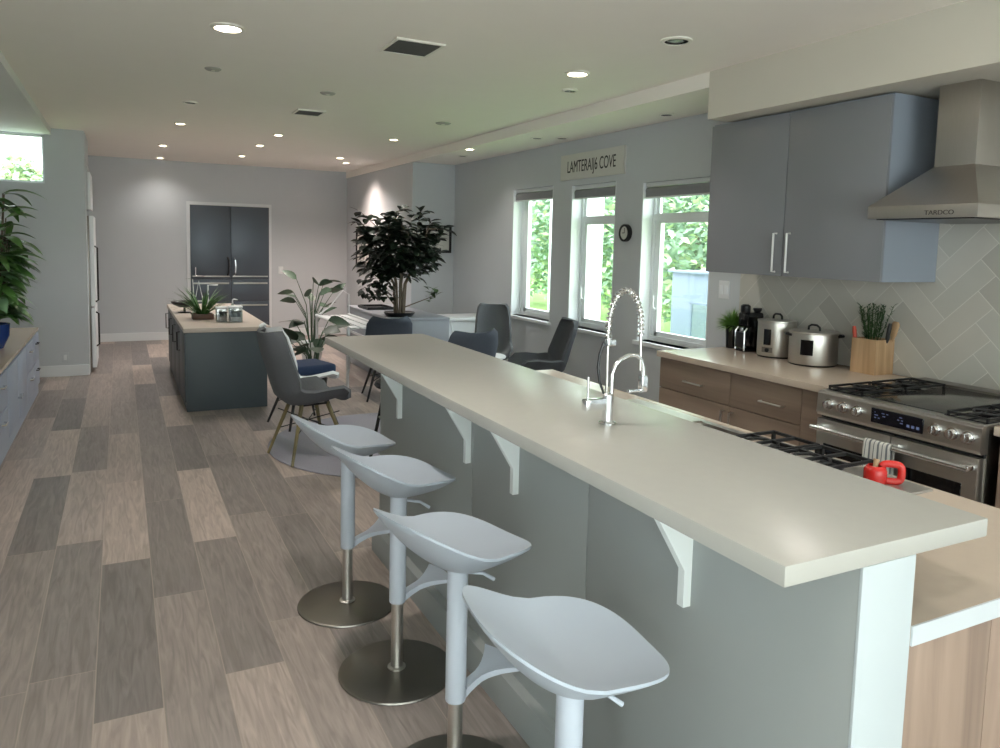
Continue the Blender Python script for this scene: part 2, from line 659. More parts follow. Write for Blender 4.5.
def baseboard(name, x0, x1, y0, y1, h=0.125):
    struct(MB().box(x0, x1, y0, y1, 0, h, 0.004).build(name, TRIMW, smooth=False))


baseboard('baseboard_back', -0.3, 3.47, YB - 0.018, YB)
baseboard('baseboard_cross', XL, -0.345, 9.742, 9.76)
baseboard('baseboard_right', XW - 0.018, XW, 4.12, 9.5)
baseboard('baseboard_alcove', 3.47, XW - 0.018, 9.482, 9.5)
baseboard('baseboard_front', 3.3, XW, YN, YN + 0.018)


def window(n, y0, y1, z0, z1, mull, blind_label):
    fr = MB()
    xo = XW + 0.115
    t = 0.045
    # outer frame
    fr.box(xo, xo + 0.07, y0, y0 + t, z0, z1)
    fr.box(xo, xo + 0.07, y1 - t, y1, z0, z1)
    fr.box(xo, xo + 0.07, y0 + t, y1 - t, z0, z0 + t)
    fr.box(xo, xo + 0.07, y0 + t, y1 - t, z1 - t, z1)
    # white lining of the reveal, with the sill board
    fr.box(XW + 0.001, xo, y1 - 0.012, y1, z0, z1)
    fr.box(XW + 0.001, xo, y0, y0 + 0.012, z0, z1)
    root = struct(fr.build('window_%d' % n, VINYL, smooth=False))
    MB().box(XW - 0.035, xo, y0 - 0.02, y1 + 0.02, z0 - 0.035, z0, 0.004).build('sill', TRIMW, root, smooth=False)
    s = MB()
    xs = xo + 0.018
    u = 0.04
    a0, a1 = y0 + t, y1 - t
    if mull:
        s.box(xs - 0.018, xs + 0.05, a0, a1, mull - 0.032, mull + 0.032)
        # the lower light is a side-hung sash
        for (p, q) in ((a0, a0 + u), (a1 - u - 0.03, a1)):
            s.box(xs - 0.010, xs + 0.035, p, q, z0 + t, mull - 0.03)
        s.box(xs - 0.010, xs + 0.035, a0 + u, a1 - u, z0 + t, z0 + t + u)
        s.box(xs - 0.010, xs + 0.035, a0 + u, a1 - u, mull - 0.03 - u * 0.5, mull - 0.03)
        for (p, q) in ((a0, a0 + 0.015), (a1 - 0.035, a1)):
            s.box(xs, xs + 0.03, p, q, mull + 0.03, z1 - t)
    else:
        for (p, q) in ((a0, a0 + u), (a1 - u - 0.06, a1)):
            s.box(xs - 0.010, xs + 0.035, p, q, z0 + t, z1 - t)
        s.box(xs - 0.010, xs + 0.035, a0 + u, a1 - u, z0 + t, z0 + t + u)
    s.build('sash', VINYL, root, smooth=False)
    MB().box(xs + 0.012, xs + 0.018, a0, a1, z0 + t, z1 - t).build('glass', WINGLASS, root, smooth=False)
    if mull:
        MB().tube([(xs - 0.02, a1 - 0.05, z0 + 0.28), (xs - 0.045, a1 - 0.05, z0 + 0.3), (xs - 0.045, a1 - 0.05, z0 + 0.4)], 0.008).build('handle', VINYL, root)
    b = thing('roller_blind', blind_label, 'blind', (XW + 0.045, (y0 + y1) / 2, z1))
    hw = (y1 - y0) / 2 - 0.016
    MB().box(-0.02, 0.035, -hw, hw, -0.035, -0.001, 0.004).build('headrail', TRIMW, b)
    f = MB()
    f.cyl((0.008, -hw, -0.07), (0.008, hw, -0.07), 0.032, seg=20)
    f.box(-0.022, -0.018, -hw, hw, -0.125, -0.06)
    f.build('fabric', BLIND, b)
    MB().cyl((-0.02, -hw, -0.13), (-0.02, hw, -0.13), 0.008, seg=12).build('bottom_bar', TRIMW, b)


window(1, *WIN[0], None, 'grey roller blind rolled up over the window nearest the framed picture')
window(2, *WIN[1], 1.885, 'grey roller blind rolled up over the window under the lettered sign')
window(3, *WIN[2], 1.885, 'grey roller blind rolled up over the window beside the grey wall cabinets')
# high window in the cross wall
fr = MB()
for (x0, x1, z0, z1) in ((CX0, CX0 + 0.03, 2.165, 2.69), (CX1 - 0.02, CX1, 2.165, 2.69), (CX0, CX1, 2.165, 2.19), (CX0, CX1, 2.67, 2.69)):
    fr.box(x0, x1, 9.80, 9.88, z0, z1)
w4 = struct(fr.build('window_4', VINYL, smooth=False))
MB().box(CX0 + 0.02, CX1 - 0.02, 9.835, 9.841, 2.185, 2.675).build('glass', WINGLASS, w4, smooth=False)

# herringbone stone behind the range and counter
def herringbone(y0, y1, z0, z1):
    L_, Wd, g = 0.36, 0.12, 0.004
    rnd = random.Random(4)
    bm = bmesh.new()
    R = Matrix.Rotation(radians(45), 2)
    cy, cz = (y0 + y1) / 2, (z0 + z1) / 2
    k = int(L_ / Wd)
    for i in range(-40, 40):
        for j in range(-14, 14):
            for kind in (0, 1):
                if kind == 0:
                    x, y = i * Wd + 0, i * Wd + j * 2 * L_
                    rect = (x, x + L_, y, y + Wd)
                else:
                    x, y = i * Wd - Wd + Wd, i * Wd + Wd + j * 2 * L_
                    rect = (x, x + Wd, y, y + L_)
                if kind == 1:
                    rect = (i * Wd, i * Wd + Wd, i * Wd + Wd + j * 2 * L_, i * Wd + Wd + L_ + j * 2 * L_)
                a, b, c, d = rect
                a += g / 2; b -= g / 2; c += g / 2; d -= g / 2
                P = [R @ Vector(p) for p in ((a, c), (b, c), (b, d), (a, d))]
                ys = [p.x + cy for p in P]
                zs = [p.y + cz for p in P]
                if max(ys) < y0 or min(ys) > y1 or max(zs) < z0 or min(zs) > z1:
                    continue
                vs = [bm.verts.new((XW - 0.011, yy, zz)) for yy, zz in zip(ys, zs)]
                f = bm.faces.new(vs)
                f.material_index = rnd.choice((0, 0, 1, 1, 2, 2, 3))
    for co, no in (((0, y0, 0), (0, -1, 0)), ((0, y1, 0), (0, 1, 0)), ((0, 0, z0), (0, 0, -1)), ((0, 0, z1), (0, 0, 1))):
        bmesh.ops.bisect_plane(bm, geom=list(bm.verts) + list(bm.edges) + list(bm.faces), plane_co=co, plane_no=no, clear_outer=True)
    return bm


bs = MB()
bs.bm.free()
bs.bm = herringbone(1.2, 4.13, 0.912, 2.46)
r = bmesh.ops.extrude_face_region(bs.bm, geom=list(bs.bm.faces))
bmesh.ops.translate(bs.bm, vec=(0.008, 0, 0), verts=[v for v in r['geom'] if isinstance(v, bmesh.types.BMVert)])
gp = MB().box(XW - 0.0105, XW, 1.2, 4.13, 0.912, 2.46)
gpo = struct(gp.build('trim_4', GROUT, smooth=False))
bs.build('stone_tile', TILES, gpo, smooth=False)

# ================================================================== BREAKFAST BAR
BX0, BX1, BY0, BY1, BZ = 0.990, 1.561, 0.867, 4.07, 1.09
bar = thing('breakfast_bar', 'long raised breakfast bar with pale quartz top and white triangular brackets', 'bar counter', (1.2, 0.9, 0))
off = Vector((1.2, 0.9, 0))


def loc(mb_):
    mb_.bm.transform(Matrix.Translation(-off))
    return mb_


loc(MB().box(BX0, BX1, BY0, BY1, 1.052, BZ, 0.003)).build('countertop', QUARTZ, bar)
XP = 1.19
for y0, y1 in ((0.874, 1.755), (1.7575, 2.55), (2.5525, 3.70)):
    loc(MB().box(XP, XP + 0.148, y0, y1, 0.13, 1.052, 0.0015)).build('front_panel', BARPAINT, bar)
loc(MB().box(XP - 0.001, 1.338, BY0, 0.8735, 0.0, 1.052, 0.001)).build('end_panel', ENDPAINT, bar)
loc(MB().box(XP - 0.04, XP + 0.148, 0.874, 3.70, 0.0, 0.13, 0.003)).build('plinth', BARPAINT, bar)
for y in (1.325, 2.189, 2.58, 3.373):
    top, bot = 1.052, 0.775
    poly = [(XP, top), (XP, bot), (XP - 0.022, bot), (XP - 0.022, bot + 0.09), (XP - 0.135, top)]
    loc(MB().prism(poly, 'y', y - 0.011, y + 0.011)).build('bracket', BRACKET, bar)

# lower worktop with sink and cooktop, behind the bar
LX0, LX1, LY1, LZ = 1.339, 2.20, 3.66, 0.91
SK = (1.72, 2.125, 2.02, 2.80)
CK = (1.72, 2.17, 1.37, 1.985)
wt = MB()
for (x0, x1, y0, y1) in ((LX0, LX1, BY0, CK[2]), (LX0, CK[0], CK[2], LY1), (SK[1], LX1, SK[2], LY1), (CK[1], LX1, CK[2], SK[2]),
                         (CK[0], SK[1], CK[3], SK[2]), (CK[0], SK[1], SK[3], LY1)):
    wt.box(x0, x1, y0, y1, 0.87, LZ)
wto = tag(wt.build('worktop', QUARTZWARM, smooth=False), 'lower quartz worktop behind the raised bar, holding the sink and cooktop', 'worktop')
MB().box(LX0, LX1, BY0 - 0.004, BY0, 0.87, LZ).build('lit_edge', EDGELIT, wto, smooth=False)  # same quartz as the top; light on this face painted as a paler strip
ic = thing('island_cabinet', 'oak veneered base cabinet under the lower worktop behind the bar', 'cabinet', (1.77, 0.9, 0))
off = Vector((1.77, 0.9, 0))
loc(MB().box(1.342, 2.17, 0.90, 3.62, 0.10, 0.68, 0.001)).build('body', OAKEND, ic)
loc(MB().box(1.342, 2.12, 0.93, 3.60, 0.0, 0.10)).build('plinth', SLATE, ic)
ed = MB()
ed.box(1.342, 1.62, 0.877, 0.90, 0.33, 0.868, 0.001)
ed.box(1.622, 2.17, 0.877, 0.90, 0.33, 0.868, 0.001)
ed.box(1.342, 2.17, 0.877, 0.90, 0.10, 0.328, 0.001)
loc(ed).build('end_panel', OAKEND, ic)
for y0 in (0.92, 1.60, 2.28, 2.96):
    d = loc(MB().box(2.17, 2.188, y0, y0 + 0.66, 0.11, 0.865, 0.002)).build('door', OAKEND, ic)
    loc(MB().tube([(2.19, y0 + 0.08, 0.60), (2.215, y0 + 0.08, 0.60), (2.215, y0 + 0.08, 0.80), (2.19, y0 + 0.08, 0.80)], 0.005)).build('handle', NICKEL, d)

off = Vector((1.93, 2.41, 0.91))
sk = thing('kitchen_sink', 'undermount steel double sink set in the lower worktop behind the bar', 'sink', off)
ym = 2.33
for (y0, y1, x1) in ((SK[2], ym - 0.01, SK[1]), (ym + 0.01, SK[3], 2.055)):
    b = MB()
    x0 = SK[0]
    t = 0.006
    b.box(x0, x0 + t, y0, y1, 0.72, 0.905).box(x1 - t, x1, y0, y1, 0.72, 0.905)
    b.box(x0, x1, y0, y0 + t, 0.72, 0.905).box(x0, x1, y1 - t, y1, 0.72, 0.905).box(x0, x1, y0, y1, 0.715, 0.721)
    o = loc(b).build('bowl', STEEL, sk, smooth=False)
    loc(MB().lathe([(0, 0), (0.04, 0), (0.04, 0.004), (0.03, 0.006), (0, 0.003)], ((x0 + x1) / 2, (y0 + y1) / 2, 0.721))).build('drain', STEELD, o)
rim = MB()
rim.box(SK[0], SK[1], ym - 0.01, ym + 0.01, 0.87, 0.906)
rim.box(SK[1], SK[1] + 0.028, SK[2], SK[3], 0.9095, 0.9125)
rim.box(2.055, SK[1], ym + 0.01, SK[3], 0.9, 0.9125)
rim.box(SK[1] - 0.008, SK[1], SK[2], ym - 0.01, 0.89, 0.9125)
loc(rim).build('rim', STEEL, sk, smooth=False)

off = Vector((1.945, 1.68, 0.91))
ct = thing('gas_cooktop', 'steel gas cooktop with black iron grates in the lower worktop behind the bar', 'cooktop', off)
loc(MB().box(CK[0], CK[1], CK[2], CK[3], 0.88, 0.918, 0.003)).build('steel_tray', STEEL, ct)


def grate(x0, x1, y0, y1, z, h=0.035, r=0.0055, nx=3, ny=3):
    g = MB()
    for i in range(nx):
        x = x0 + (x1 - x0) * i / (nx - 1)
        g.box(x - r, x + r, y0, y1, z + h - 0.010, z + h)
    for j in range(ny):
        y = y0 + (y1 - y0) * j / (ny - 1)
        g.box(x0, x1, y - r, y + r, z + h - 0.010, z + h)
    for x in (x0, x1):
        for y in (y0, y1):
            g.box(x - r, x + r, y - r, y + r, z, z + h)
    cx, cy = (x0 + x1) / 2, (y0 + y1) / 2
    g.tube([(cx + 0.06 * cos(a * pi / 8), cy + 0.06 * sin(a * pi / 8), z + h - 0.004) for a in range(16)], r * 0.9, 6, closed=True)
    return g


for (y0, y1) in ((1.765, 1.96), (1.555, 1.745)):
    o = loc(grate(1.80, 2.135, y0, y1, 0.918, 0.042, nx=4, ny=3)).build('grate', BLACK, ct, smooth=False)
for (x, y) in ((1.88, 1.862), (2.06, 1.862), (1.88, 1.65), (2.06, 1.65)):
    loc(MB().lathe([(0, 0), (0.042, 0), (0.045, 0.008), (0.034, 0.014), (0.03, 0.02), (0, 0.021)], (x, y, 0.9175), 20)).build('burner', BLKPLAST, ct)
for i in range(4):
    loc(MB().lathe([(0, 0), (0.018, 0), (0.016, 0.022), (0, 0.023)], (1.755, 1.45 + i * 0.14, 0.918), 16)).build('knob', STEELD, ct)

# red enamel jug on the grate
off = Vector((2.055, 1.482, 0.918))
jug = thing('enamel_jug', 'small red enamel jug with a big loop handle standing beside the cooktop grates', 'jug', off, -0.75)
MB().lathe([(0, 0), (0.030, 0), (0.033, 0.006), (0.033, 0.04), (0.028, 0.05), (0.022, 0.054), (0.019, 0.054), (0.025, 0.046), (0.029, 0.036), (0.029, 0.008), (0, 0.006)]).build('body', RED, jug)
MB().tube([(0.044 + 0.029 * math.copysign(abs(cos(q)) ** 0.55, cos(q)), 0, 0.035 + 0.027 * math.copysign(abs(sin(q)) ** 0.55, sin(q))) for q in [radians(150 - 300 * i / 30) for i in range(31)]], 0.009, 12, flat=1.25).build('handle', RED, jug)
MB().tube([(0.0, 0.0, 0.02), (0.0, 0.003, 0.055), (0.003, 0.006, 0.072)], [0.008, 0.007, 0.010], 10).build('stopper', OAKBOX, jug)

# ------------------------------------------------------------------ faucet
off = Vector((1.297, 1.83, BZ))
fa = thing('spring_faucet', 'tall chrome spring neck faucet standing on the pale bar top', 'faucet', off)
MB().lathe([(0, 0), (0.026, 0), (0.026, 0.004), (0.0165, 0.008), (0.0165, 0.088), (0.013, 0.092), (0, 0.092)], seg=24).build('body', CHROME, fa)
b = MB()
b.box(-0.085, -0.012, -0.013, 0.013, 0.045, 0.078, 0.003)
vb = b.build('valve_block', CHROME, fa)
MB().tube([(-0.072, 0, 0.078), (-0.072, 0, 0.145)], 0.0035, 8).build('lever', CHROME, vb)
arc = []
for i in range(25):
    t = i / 24
    a = pi * (1 - t)
    arc.append((0.052 + 0.060 * cos(a), 0, 0.285 + 0.115 * sin(a)))
pts = [(-0.006, 0, 0.09), (-0.008, 0, 0.2), (-0.008, 0, 0.285)] + arc[1:] + [(0.113, 0, 0.24), (0.115, 0, 0.155)]
MB().tube(pts, 0.0048, 10).build('hose', NICKEL, fa)
sp = MB()
arcv = [Vector(p) for p in [(-0.008, 0, 0.25)] + arc + [(0.112, 0, 0.26)]]
lens = [0]
for a, c in zip(arcv[:-1], arcv[1:]):
    lens.append(lens[-1] + (c - a).length)
hel = []
NT = 26
for i in range(NT * 8 + 1):
    s = lens[-1] * i / (NT * 8)
    j = max(k for k in range(len(lens)) if lens[k] <= s + 1e-9)
    j = min(j, len(arcv) - 2)
    f = (s - lens[j]) / (lens[j + 1] - lens[j])
    p = arcv[j].lerp(arcv[j + 1], f)
    tg = (arcv[j + 1] - arcv[j]).normalized()
    nn = Vector((0, 1, 0))
    bb = tg.cross(nn)
    a = 2 * pi * i / 8
    hel.append(p + nn * 0.0085 * cos(a) + bb * 0.0085 * sin(a))
sp.tube(hel, 0.0025, 6)
sp.build('spring', CHROME, fa)
MB().tube([(0.012, 0, 0.0), (0.012, 0, 0.15), (0.022, 0, 0.175), (0.042, 0, 0.192), (0.07, 0, 0.203), (0.098, 0, 0.203), (0.118, 0, 0.19), (0.127, 0, 0.16), (0.128, 0, 0.13)], 0.0065, 12).build('spout', CHROME, fa)
hd = MB()
hd.box(0.117, 0.139, -0.011, 0.011, 0.088, 0.138, 0.003)
hd.box(0.075, 0.125, -0.005, 0.005, 0.088, 0.097, 0.002)
hd.build('spray_head', CHROME, fa)
MB().tube([(-0.013, 0.012, 0.245), (-0.025, 0.015, 0.21), (-0.03, 0.015, 0.17), (-0.024, 0.012, 0.125), (-0.01, 0.008, 0.09)], 0.004, 8).build('supply_hose', BLKPLAST, fa)
MB().box(-0.014, 0.016, -0.01, 0.01, 0.235, 0.255, 0.003).build('collar', CHROME, fa)

# ================================================================== STOOLS
def seat_mesh():
    a, b, h, p, n, hf = 0.212, 0.200, 0.120, 1.5, 2.85, -0.016
    m = MB()
    NR, NS = 12, 64
    bm = m.bm

    def hz(x, y):
        t = max(0.0, -x / a)
        u = max(0.0, x / a)
        return h * t ** p + hf * u * u + 0.022 * (y / b) ** 2

    def ring(rr, under):
        out = []
        for k in range(NS):
            th = 2 * pi * k / NS
            c_, s_ = cos(th), sin(th)
            x = math.copysign(abs(c_) ** (2 / n), c_) * a * rr
            y = math.copysign(abs(s_) ** (2 / n), s_) * b * rr
            z = hz(x, y)
            if under:
                z -= 0.008 + 0.064 * (1 - rr ** 2.2)
            else:
                z -= 0.030 * (1 - rr ** 2)
            out.append(bm.verts.new((x, y, z)))
        return out
    top = [ring(rr, False) for rr in [i / NR for i in range(1, NR + 1)]]
    bot = [ring(rr, True) for rr in [i / NR for i in range(1, NR + 1)]]
    ct_, cb_ = bm.verts.new((0, 0, -0.030)), bm.verts.new((0, 0, -0.072))
    for R, c in ((top, ct_), (bot, cb_)):
        for k in range(NS):
            bm.faces.new((c, R[0][k], R[0][(k + 1) % NS]))
        for A, B in zip(R[:-1], R[1:]):
            for k in range(NS):
                bm.faces.new((A[k], A[(k + 1) % NS], B[(k + 1) % NS], B[k]))
    for k in range(NS):
        bm.faces.new((top[-1][k], top[-1][(k + 1) % NS], bot[-1][(k + 1) % NS], bot[-1][k]))
    return m


def make_stool(label, sb):
    """sb: height of the lower end of the white sleeve."""
    s = thing('bar_stool', label, 'stool', group='white bar stools along the bar')
    MB().lathe([(0, 0), (0.214, 0), (0.217, 0.003), (0.215, 0.008), (0.204, 0.011), (0.05, 0.016), (0.034, 0.018), (0, 0.018)], seg=64).build('base_disc', DISC, s)
    MB().lathe([(0.034, 0.016), (0.034, 0.022), (0.0225, 0.026), (0.0225, sb + 0.06), (0, sb + 0.06)], seg=32).build('column', STEEL, s)
    MB().lathe([(0, sb + 0.001), (0.026, sb), (0.030, sb + 0.001), (0.031, sb + 0.004), (0.031, sb + 0.428), (0, sb + 0.428)], seg=32).build('sleeve', POSTW, s)
    f = MB()
    # foot rest: a tapering arm that flares into a crescent
    rows = []
    for i in range(9):
        t = i / 8
        x = 0.028 + 0.175 * t
        z = sb + 0.012 + 0.052 * (t ** 0.75)
        w = 0.016 + 0.070 * max(0, t - 0.35) ** 1.6 / 0.65 ** 1.6
        th = 0.016 - 0.008 * t
        sag = [-1, -0.5, 0, 0.5, 1]
        rows.append([(x - 0.018 * abs(q) ** 2 * t, q * w, z + th) for q in sag] + [(x - 0.018 * abs(q) ** 2 * t, q * w, z - th * 0.6) for q in reversed(sag)])
        rows[-1].append(rows[-1][0])
    V = [[f.bm.verts.new(p) for p in rw[:-1]] for rw in rows]
    for A, B in zip(V[:-1], V[1:]):
        n = len(A)
        for k in range(n):
            f.bm.faces.new((A[k], A[(k + 1) % n], B[(k + 1) % n], B[k]))
    f.bm.faces.new(list(reversed(V[0])))
    f.bm.faces.new(V[-1])
    f.build('footrest', POSTW, s, angle=50)
    zs = sb + 0.486
    st = seat_mesh().build('seat', SEATW, s, loc=(-0.022, 0, zs))
    MB().tube([(0.03, 0, sb + 0.385), (0.08, -0.02, sb + 0.375), (0.115, -0.03, sb + 0.35)], [0.005, 0.005, 0.006], 10).build('lever', POSTW, s)
    return s


for (x, y, rz, sb, lab) in (
        (0.868, 1.325, -0.12, 0.255, 'white bar stool in front, nearest the end panel of the bar'),
        (0.865, 1.94, 0.25, 0.265, 'white bar stool, second along the bar from its end panel'),
        (0.902, 2.575, 0.15, 0.275, 'white bar stool, third along the bar from its end panel'),
        (0.875, 3.17, 0.10, 0.262, 'white bar stool farthest along the bar, closest to the grey shell chair')):
    s = make_stool(lab, sb)
    s.location = (x, y, 0)
    s.rotation_euler = (0, 0, rz)

# ================================================================== KITCHEN WALL
RY0, RY1 = 1.832, 2.662
# base cabinets
for (y0, y1, lab, hy, dy) in ((3.43, 4.105, 'taupe wood base cabinet at the window end of the counter', 3.75, 3.47),
                             (2.885, 3.427, 'taupe wood base cabinet between the filler panel and the far cabinet', 3.085, 3.40)):
    off = Vector((3.7, (y0 + y1) / 2, 0))
    c = thing('base_cabinet', lab, 'cabinet', off, group='taupe base cabinets')
    loc(MB().box(3.36, XW - 0.02, y0, y1, 0.10, 0.87)).build('carcass', TAUPE, c, smooth=False)
    loc(MB().box(3.42, XW - 0.02, y0, y1, 0.0, 0.10)).build('plinth', SLATE, c, smooth=False)
    d = loc(MB().box(3.34, 3.36, y0 + 0.001, y1 - 0.001, 0.658, 0.862, 0.0015)).build('drawer', TAUPE, c)
    loc(MB().tube([(3.338, hy - 0.085, 0.742), (3.312, hy - 0.085, 0.742), (3.312, hy + 0.085, 0.742), (3.338, hy + 0.085, 0.742)], 0.0055, 10)).build('handle', NICKEL, d)
    d = loc(MB().box(3.34, 3.36, y0 + 0.001, y1 - 0.001, 0.105, 0.653, 0.0015)).build('door', TAUPE, c)
    loc(MB().tube([(3.338, dy, 0.62), (3.312, dy, 0.62), (3.312, dy, 0.44), (3.338, dy, 0.44)], 0.0055, 10)).build('handle', NICKEL, d)
tag(MB().box(3.34, XW, 2.672, 2.883, 0.0, 0.868, 0.0015).build('filler_panel', TAUPE), 'narrow taupe wood filler panel beside the range', 'cabinet panel')
tag(MB().box(3.312, XW - 0.013, 2.668, 4.115, 0.87, LZ, 0.003).build('worktop', QUARTZWARM), 'quartz worktop under the grey wall cabinets, carrying pots and appliances', 'worktop')
# cabinet on the other side of the range
off = Vector((3.7, 1.4, 0))
c = thing('base_cabinet', 'pale oak base cabinet tight beside the range, with chrome upright handle', 'cabinet', off, group='taupe base cabinets')
loc(MB().box(3.28, XW - 0.02, 1.0, 1.80, 0.10, 0.87)).build('carcass', OAKEND, c, smooth=False)
loc(MB().box(3.34, XW - 0.02, 1.0, 1.80, 0.0, 0.10)).build('plinth', SLATE, c, smooth=False)
d = loc(MB().box(3.26, 3.28, 1.0, 1.79, 0.105, 0.862, 0.0015)).build('door', OAKEND, c)
loc(MB().tube([(3.258, 1.735, 0.60), (3.225, 1.735, 0.60), (3.225, 1.735, 0.78), (3.258, 1.735, 0.78)], 0.007, 10)).build('handle', CHROME, d)
tag(MB().box(3.25, XW - 0.012, 1.0, 1.815, 0.87, LZ, 0.003).build('worktop', QUARTZWARM), 'short quartz worktop on the pale oak cabinet tight beside the range', 'worktop')

# ------------------------------------------------------------------ range
off = Vector((3.6, (RY0 + RY1) / 2, 0))
rg = thing('range_cooker', 'wide stainless steel range with two oven doors and black display', 'range', off)
loc(MB().box(3.25, XW - 0.02, RY0, RY1, 0.09, 0.892, 0.003)).build('body', STEELD, rg)
for x in (3.3, 3.95):
    for y in (RY0 + 0.05, RY1 - 0.05):
        loc(MB().lathe([(0, 0), (0.02, 0), (0.02, 0.09), (0, 0.09)], (x, y, 0), 12)).build('foot', BLACK, rg)
# control panel, slightly sloped
pp = [(3.205, 0.785), (3.195, 0.80), (3.2, 0.898), (3.215, 0.908), (3.25, 0.908), (3.25, 0.785)]
cp = loc(MB().prism(pp, 'y', RY0, RY1)).build('control_panel', STEEL, rg)
for y in (2.587, 2.502, 2.423, 2.029, 1.953, 1.884):
    k = MB()
    k.cyl((3.198, y, 0.85), (3.192, y, 0.85), 0.027, seg=24)
    k.cyl((3.193, y, 0.85), (3.168, y, 0.85), 0.022, 0.020, seg=24)
    k.box(3.160, 3.17, y - 0.004, y + 0.004, 0.833, 0.867, 0.001)
    loc(k).build('knob', CHROME, cp)
dp = loc(MB().box(3.190, 3.202, 2.085, 2.345, 0.815, 0.885, 0.003)).build('display', SCREEN, cp)
mk = MB()
rnd = random.Random(2)
NY_, NZ_ = 53, 15
mk.grid([[(3.1893, 2.340 - 0.25 * j / NY_, 0.818 + 0.064 * i / NZ_) for j in range(NY_ + 1)] for i in range(NZ_ + 1)])
lit = set()
for i in (11, 8, 5):
    j = 3
    while j < 33:
        w = rnd.randint(1, 4)
        if rnd.random() < 0.7:
            lit |= {(i, q) for q in range(j, j + w)}
        j += w + 2
for j in (38, 43, 48):
    lit |= {(i, q) for i in (3, 4, 5) for q in range(j, j + 3)}
for k, f in enumerate(mk.bm.faces):
    f.material_index = 1 if (k // NY_, k % NY_) in lit else 0
loc(mk).build('display_face', [SCREEN, MARKS], dp, smooth=False)
# cooking surface
loc(MB().box(3.216, XW - 0.08, RY0 + 0.004, RY1 - 0.004, 0.893, 0.912, 0.004)).build('hob_frame', STEEL, rg)
loc(MB().box(3.27, 3.93, RY0 + 0.20, RY1 - 0.22, 0.911, 0.916, 0.002)).build('glass_griddle', COOKGLASS, rg)
loc(MB().box(3.95, XW - 0.02, RY0, RY1, 0.893, 0.925, 0.003)).build('back_ledge', STEELD, rg)
for (y0, y1) in ((2.455, 2.645), (1.85, 2.02)):
    tr = loc(MB().box(3.25, 3.93, y0 - 0.01, y1 + 0.01, 0.911, 0.915, 0.002)).build('burner_tray', BLKGLOSS, rg)
    for (x0, x1) in ((3.265, 3.57), (3.60, 3.91)):
        loc(grate(x0, x1, y0, y1, 0.914, 0.020, 0.005, 3, 3)).build('grate', BLACK, rg, smooth=False)
        loc(MB().lathe([(0, 0), (0.035, 0), (0.04, 0.008), (0.03, 0.014), (0, 0.015)], ((x0 + x1) / 2, (y0 + y1) / 2, 0.914), 20)).build('burner', BLKPLAST, rg)
# dark slot over the doors
loc(MB().box(3.232, 3.252, RY0 + 0.005, RY1 - 0.005, 0.765, 0.790)).build('vent_slot', BLACK, rg, smooth=False)
for (y0, y1, wy0, wy1) in ((2.243, 2.658, 2.31, 2.61), (1.838, 2.238, 1.90, 2.165)):
    d = loc(MB().box(3.2, 3.25, y0, y1, 0.15, 0.768, 0.004)).build('oven_door', STEEL, rg)
    loc(MB().box(3.196, 3.204, wy0, wy1, 0.26, 0.645, 0.002)).build('oven_window', GLASSBLK, d)
    h = MB()
    h.cyl((3.145, y0 + 0.01, 0.728), (3.145, y1 - 0.01, 0.728), 0.0125, seg=16)
    for yy in (y0 + 0.022, y1 - 0.022):
        h.box(3.145, 3.202, yy - 0.014, yy + 0.014, 0.718, 0.738, 0.003)
    loc(h).build('door_handle', CHROME, d)
loc(MB().box(3.21, 3.25, RY0 + 0.005, RY1 - 0.005, 0.095, 0.145, 0.003)).build('kick_drawer', STEEL, rg)

# striped tea towel over the oven handle
off = Vector((3.145, 2.26, 0.74))
tw = thing('tea_towel', 'striped grey and white tea towel hung over the oven door handle', 'towel', off)
T = MB()
rows = []
N = 29
for i in range(15):
    row = []
    for j in range(N):
        v = j / (N - 1)
        y = 2.192 + 0.135 * v
        wv = 0.004 * sin(v * 19)
        if i < 5:
            p = (3.145 + 0.019 + wv * 0.3, y, 0.60 + 0.032 * i)
        elif i < 9:
            a = (i - 4) / 5 * pi
            p = (3.145 + 0.019 * cos(a), y, 0.728 + 0.019 * sin(a))
        else:
            k = (i - 9) / 5
            p = (3.145 - 0.019 - 0.006 * k + wv * k, y + 0.006 * k * (v - 0.5), 0.728 - 0.150 * k)
        row.append(p)
    rows.append(row)
T.grid(rows)
for i, f in enumerate(T.bm.faces):
    f.material_index = 1 if (i % (N - 1)) in (2, 3, 7, 11, 12, 16, 20, 21, 25) else 0
T.bm.normal_update()
bmesh.ops.solidify(T.bm, geom=list(T.bm.faces), thickness=0.003)
loc(T).build('cloth', [TOWEL, TOWELS], tw, angle=60)

# ------------------------------------------------------------------ wall cabinets and hood
UX = 3.60
for (y0, y1, lab, hy) in ((3.322, 3.985, 'flat grey wall cabinet on the window side of the pair', 3.375),
                         (2.65, 3.318, 'flat grey wall cabinet on the hood side of the pair', 3.262)):
    off = Vector((3.84, (y0 + y1) / 2, 1.465))
    c = thing('wall_cabinet', lab, 'cabinet', off, group='grey wall cabinets')
    loc(MB().box(UX + 0.02, XW - 0.012, y0, y1, 1.465, 2.455)).build('carcass', GREYSIDE, c, smooth=False)
    d = loc(MB().box(UX, UX + 0.02, y0 + 0.001, y1 - 0.001, 1.465, 2.445, 0.0015)).build('door', GREYCAB, c)
    hy = 3.372 if y0 > 3 else 3.268
    loc(MB().tube([(UX + 0.001, hy, 1.49), (UX - 0.028, hy, 1.49), (UX - 0.028, hy, 1.725), (UX + 0.001, hy, 1.725)], 0.0065, 10)).build('handle', HANDLE, d)

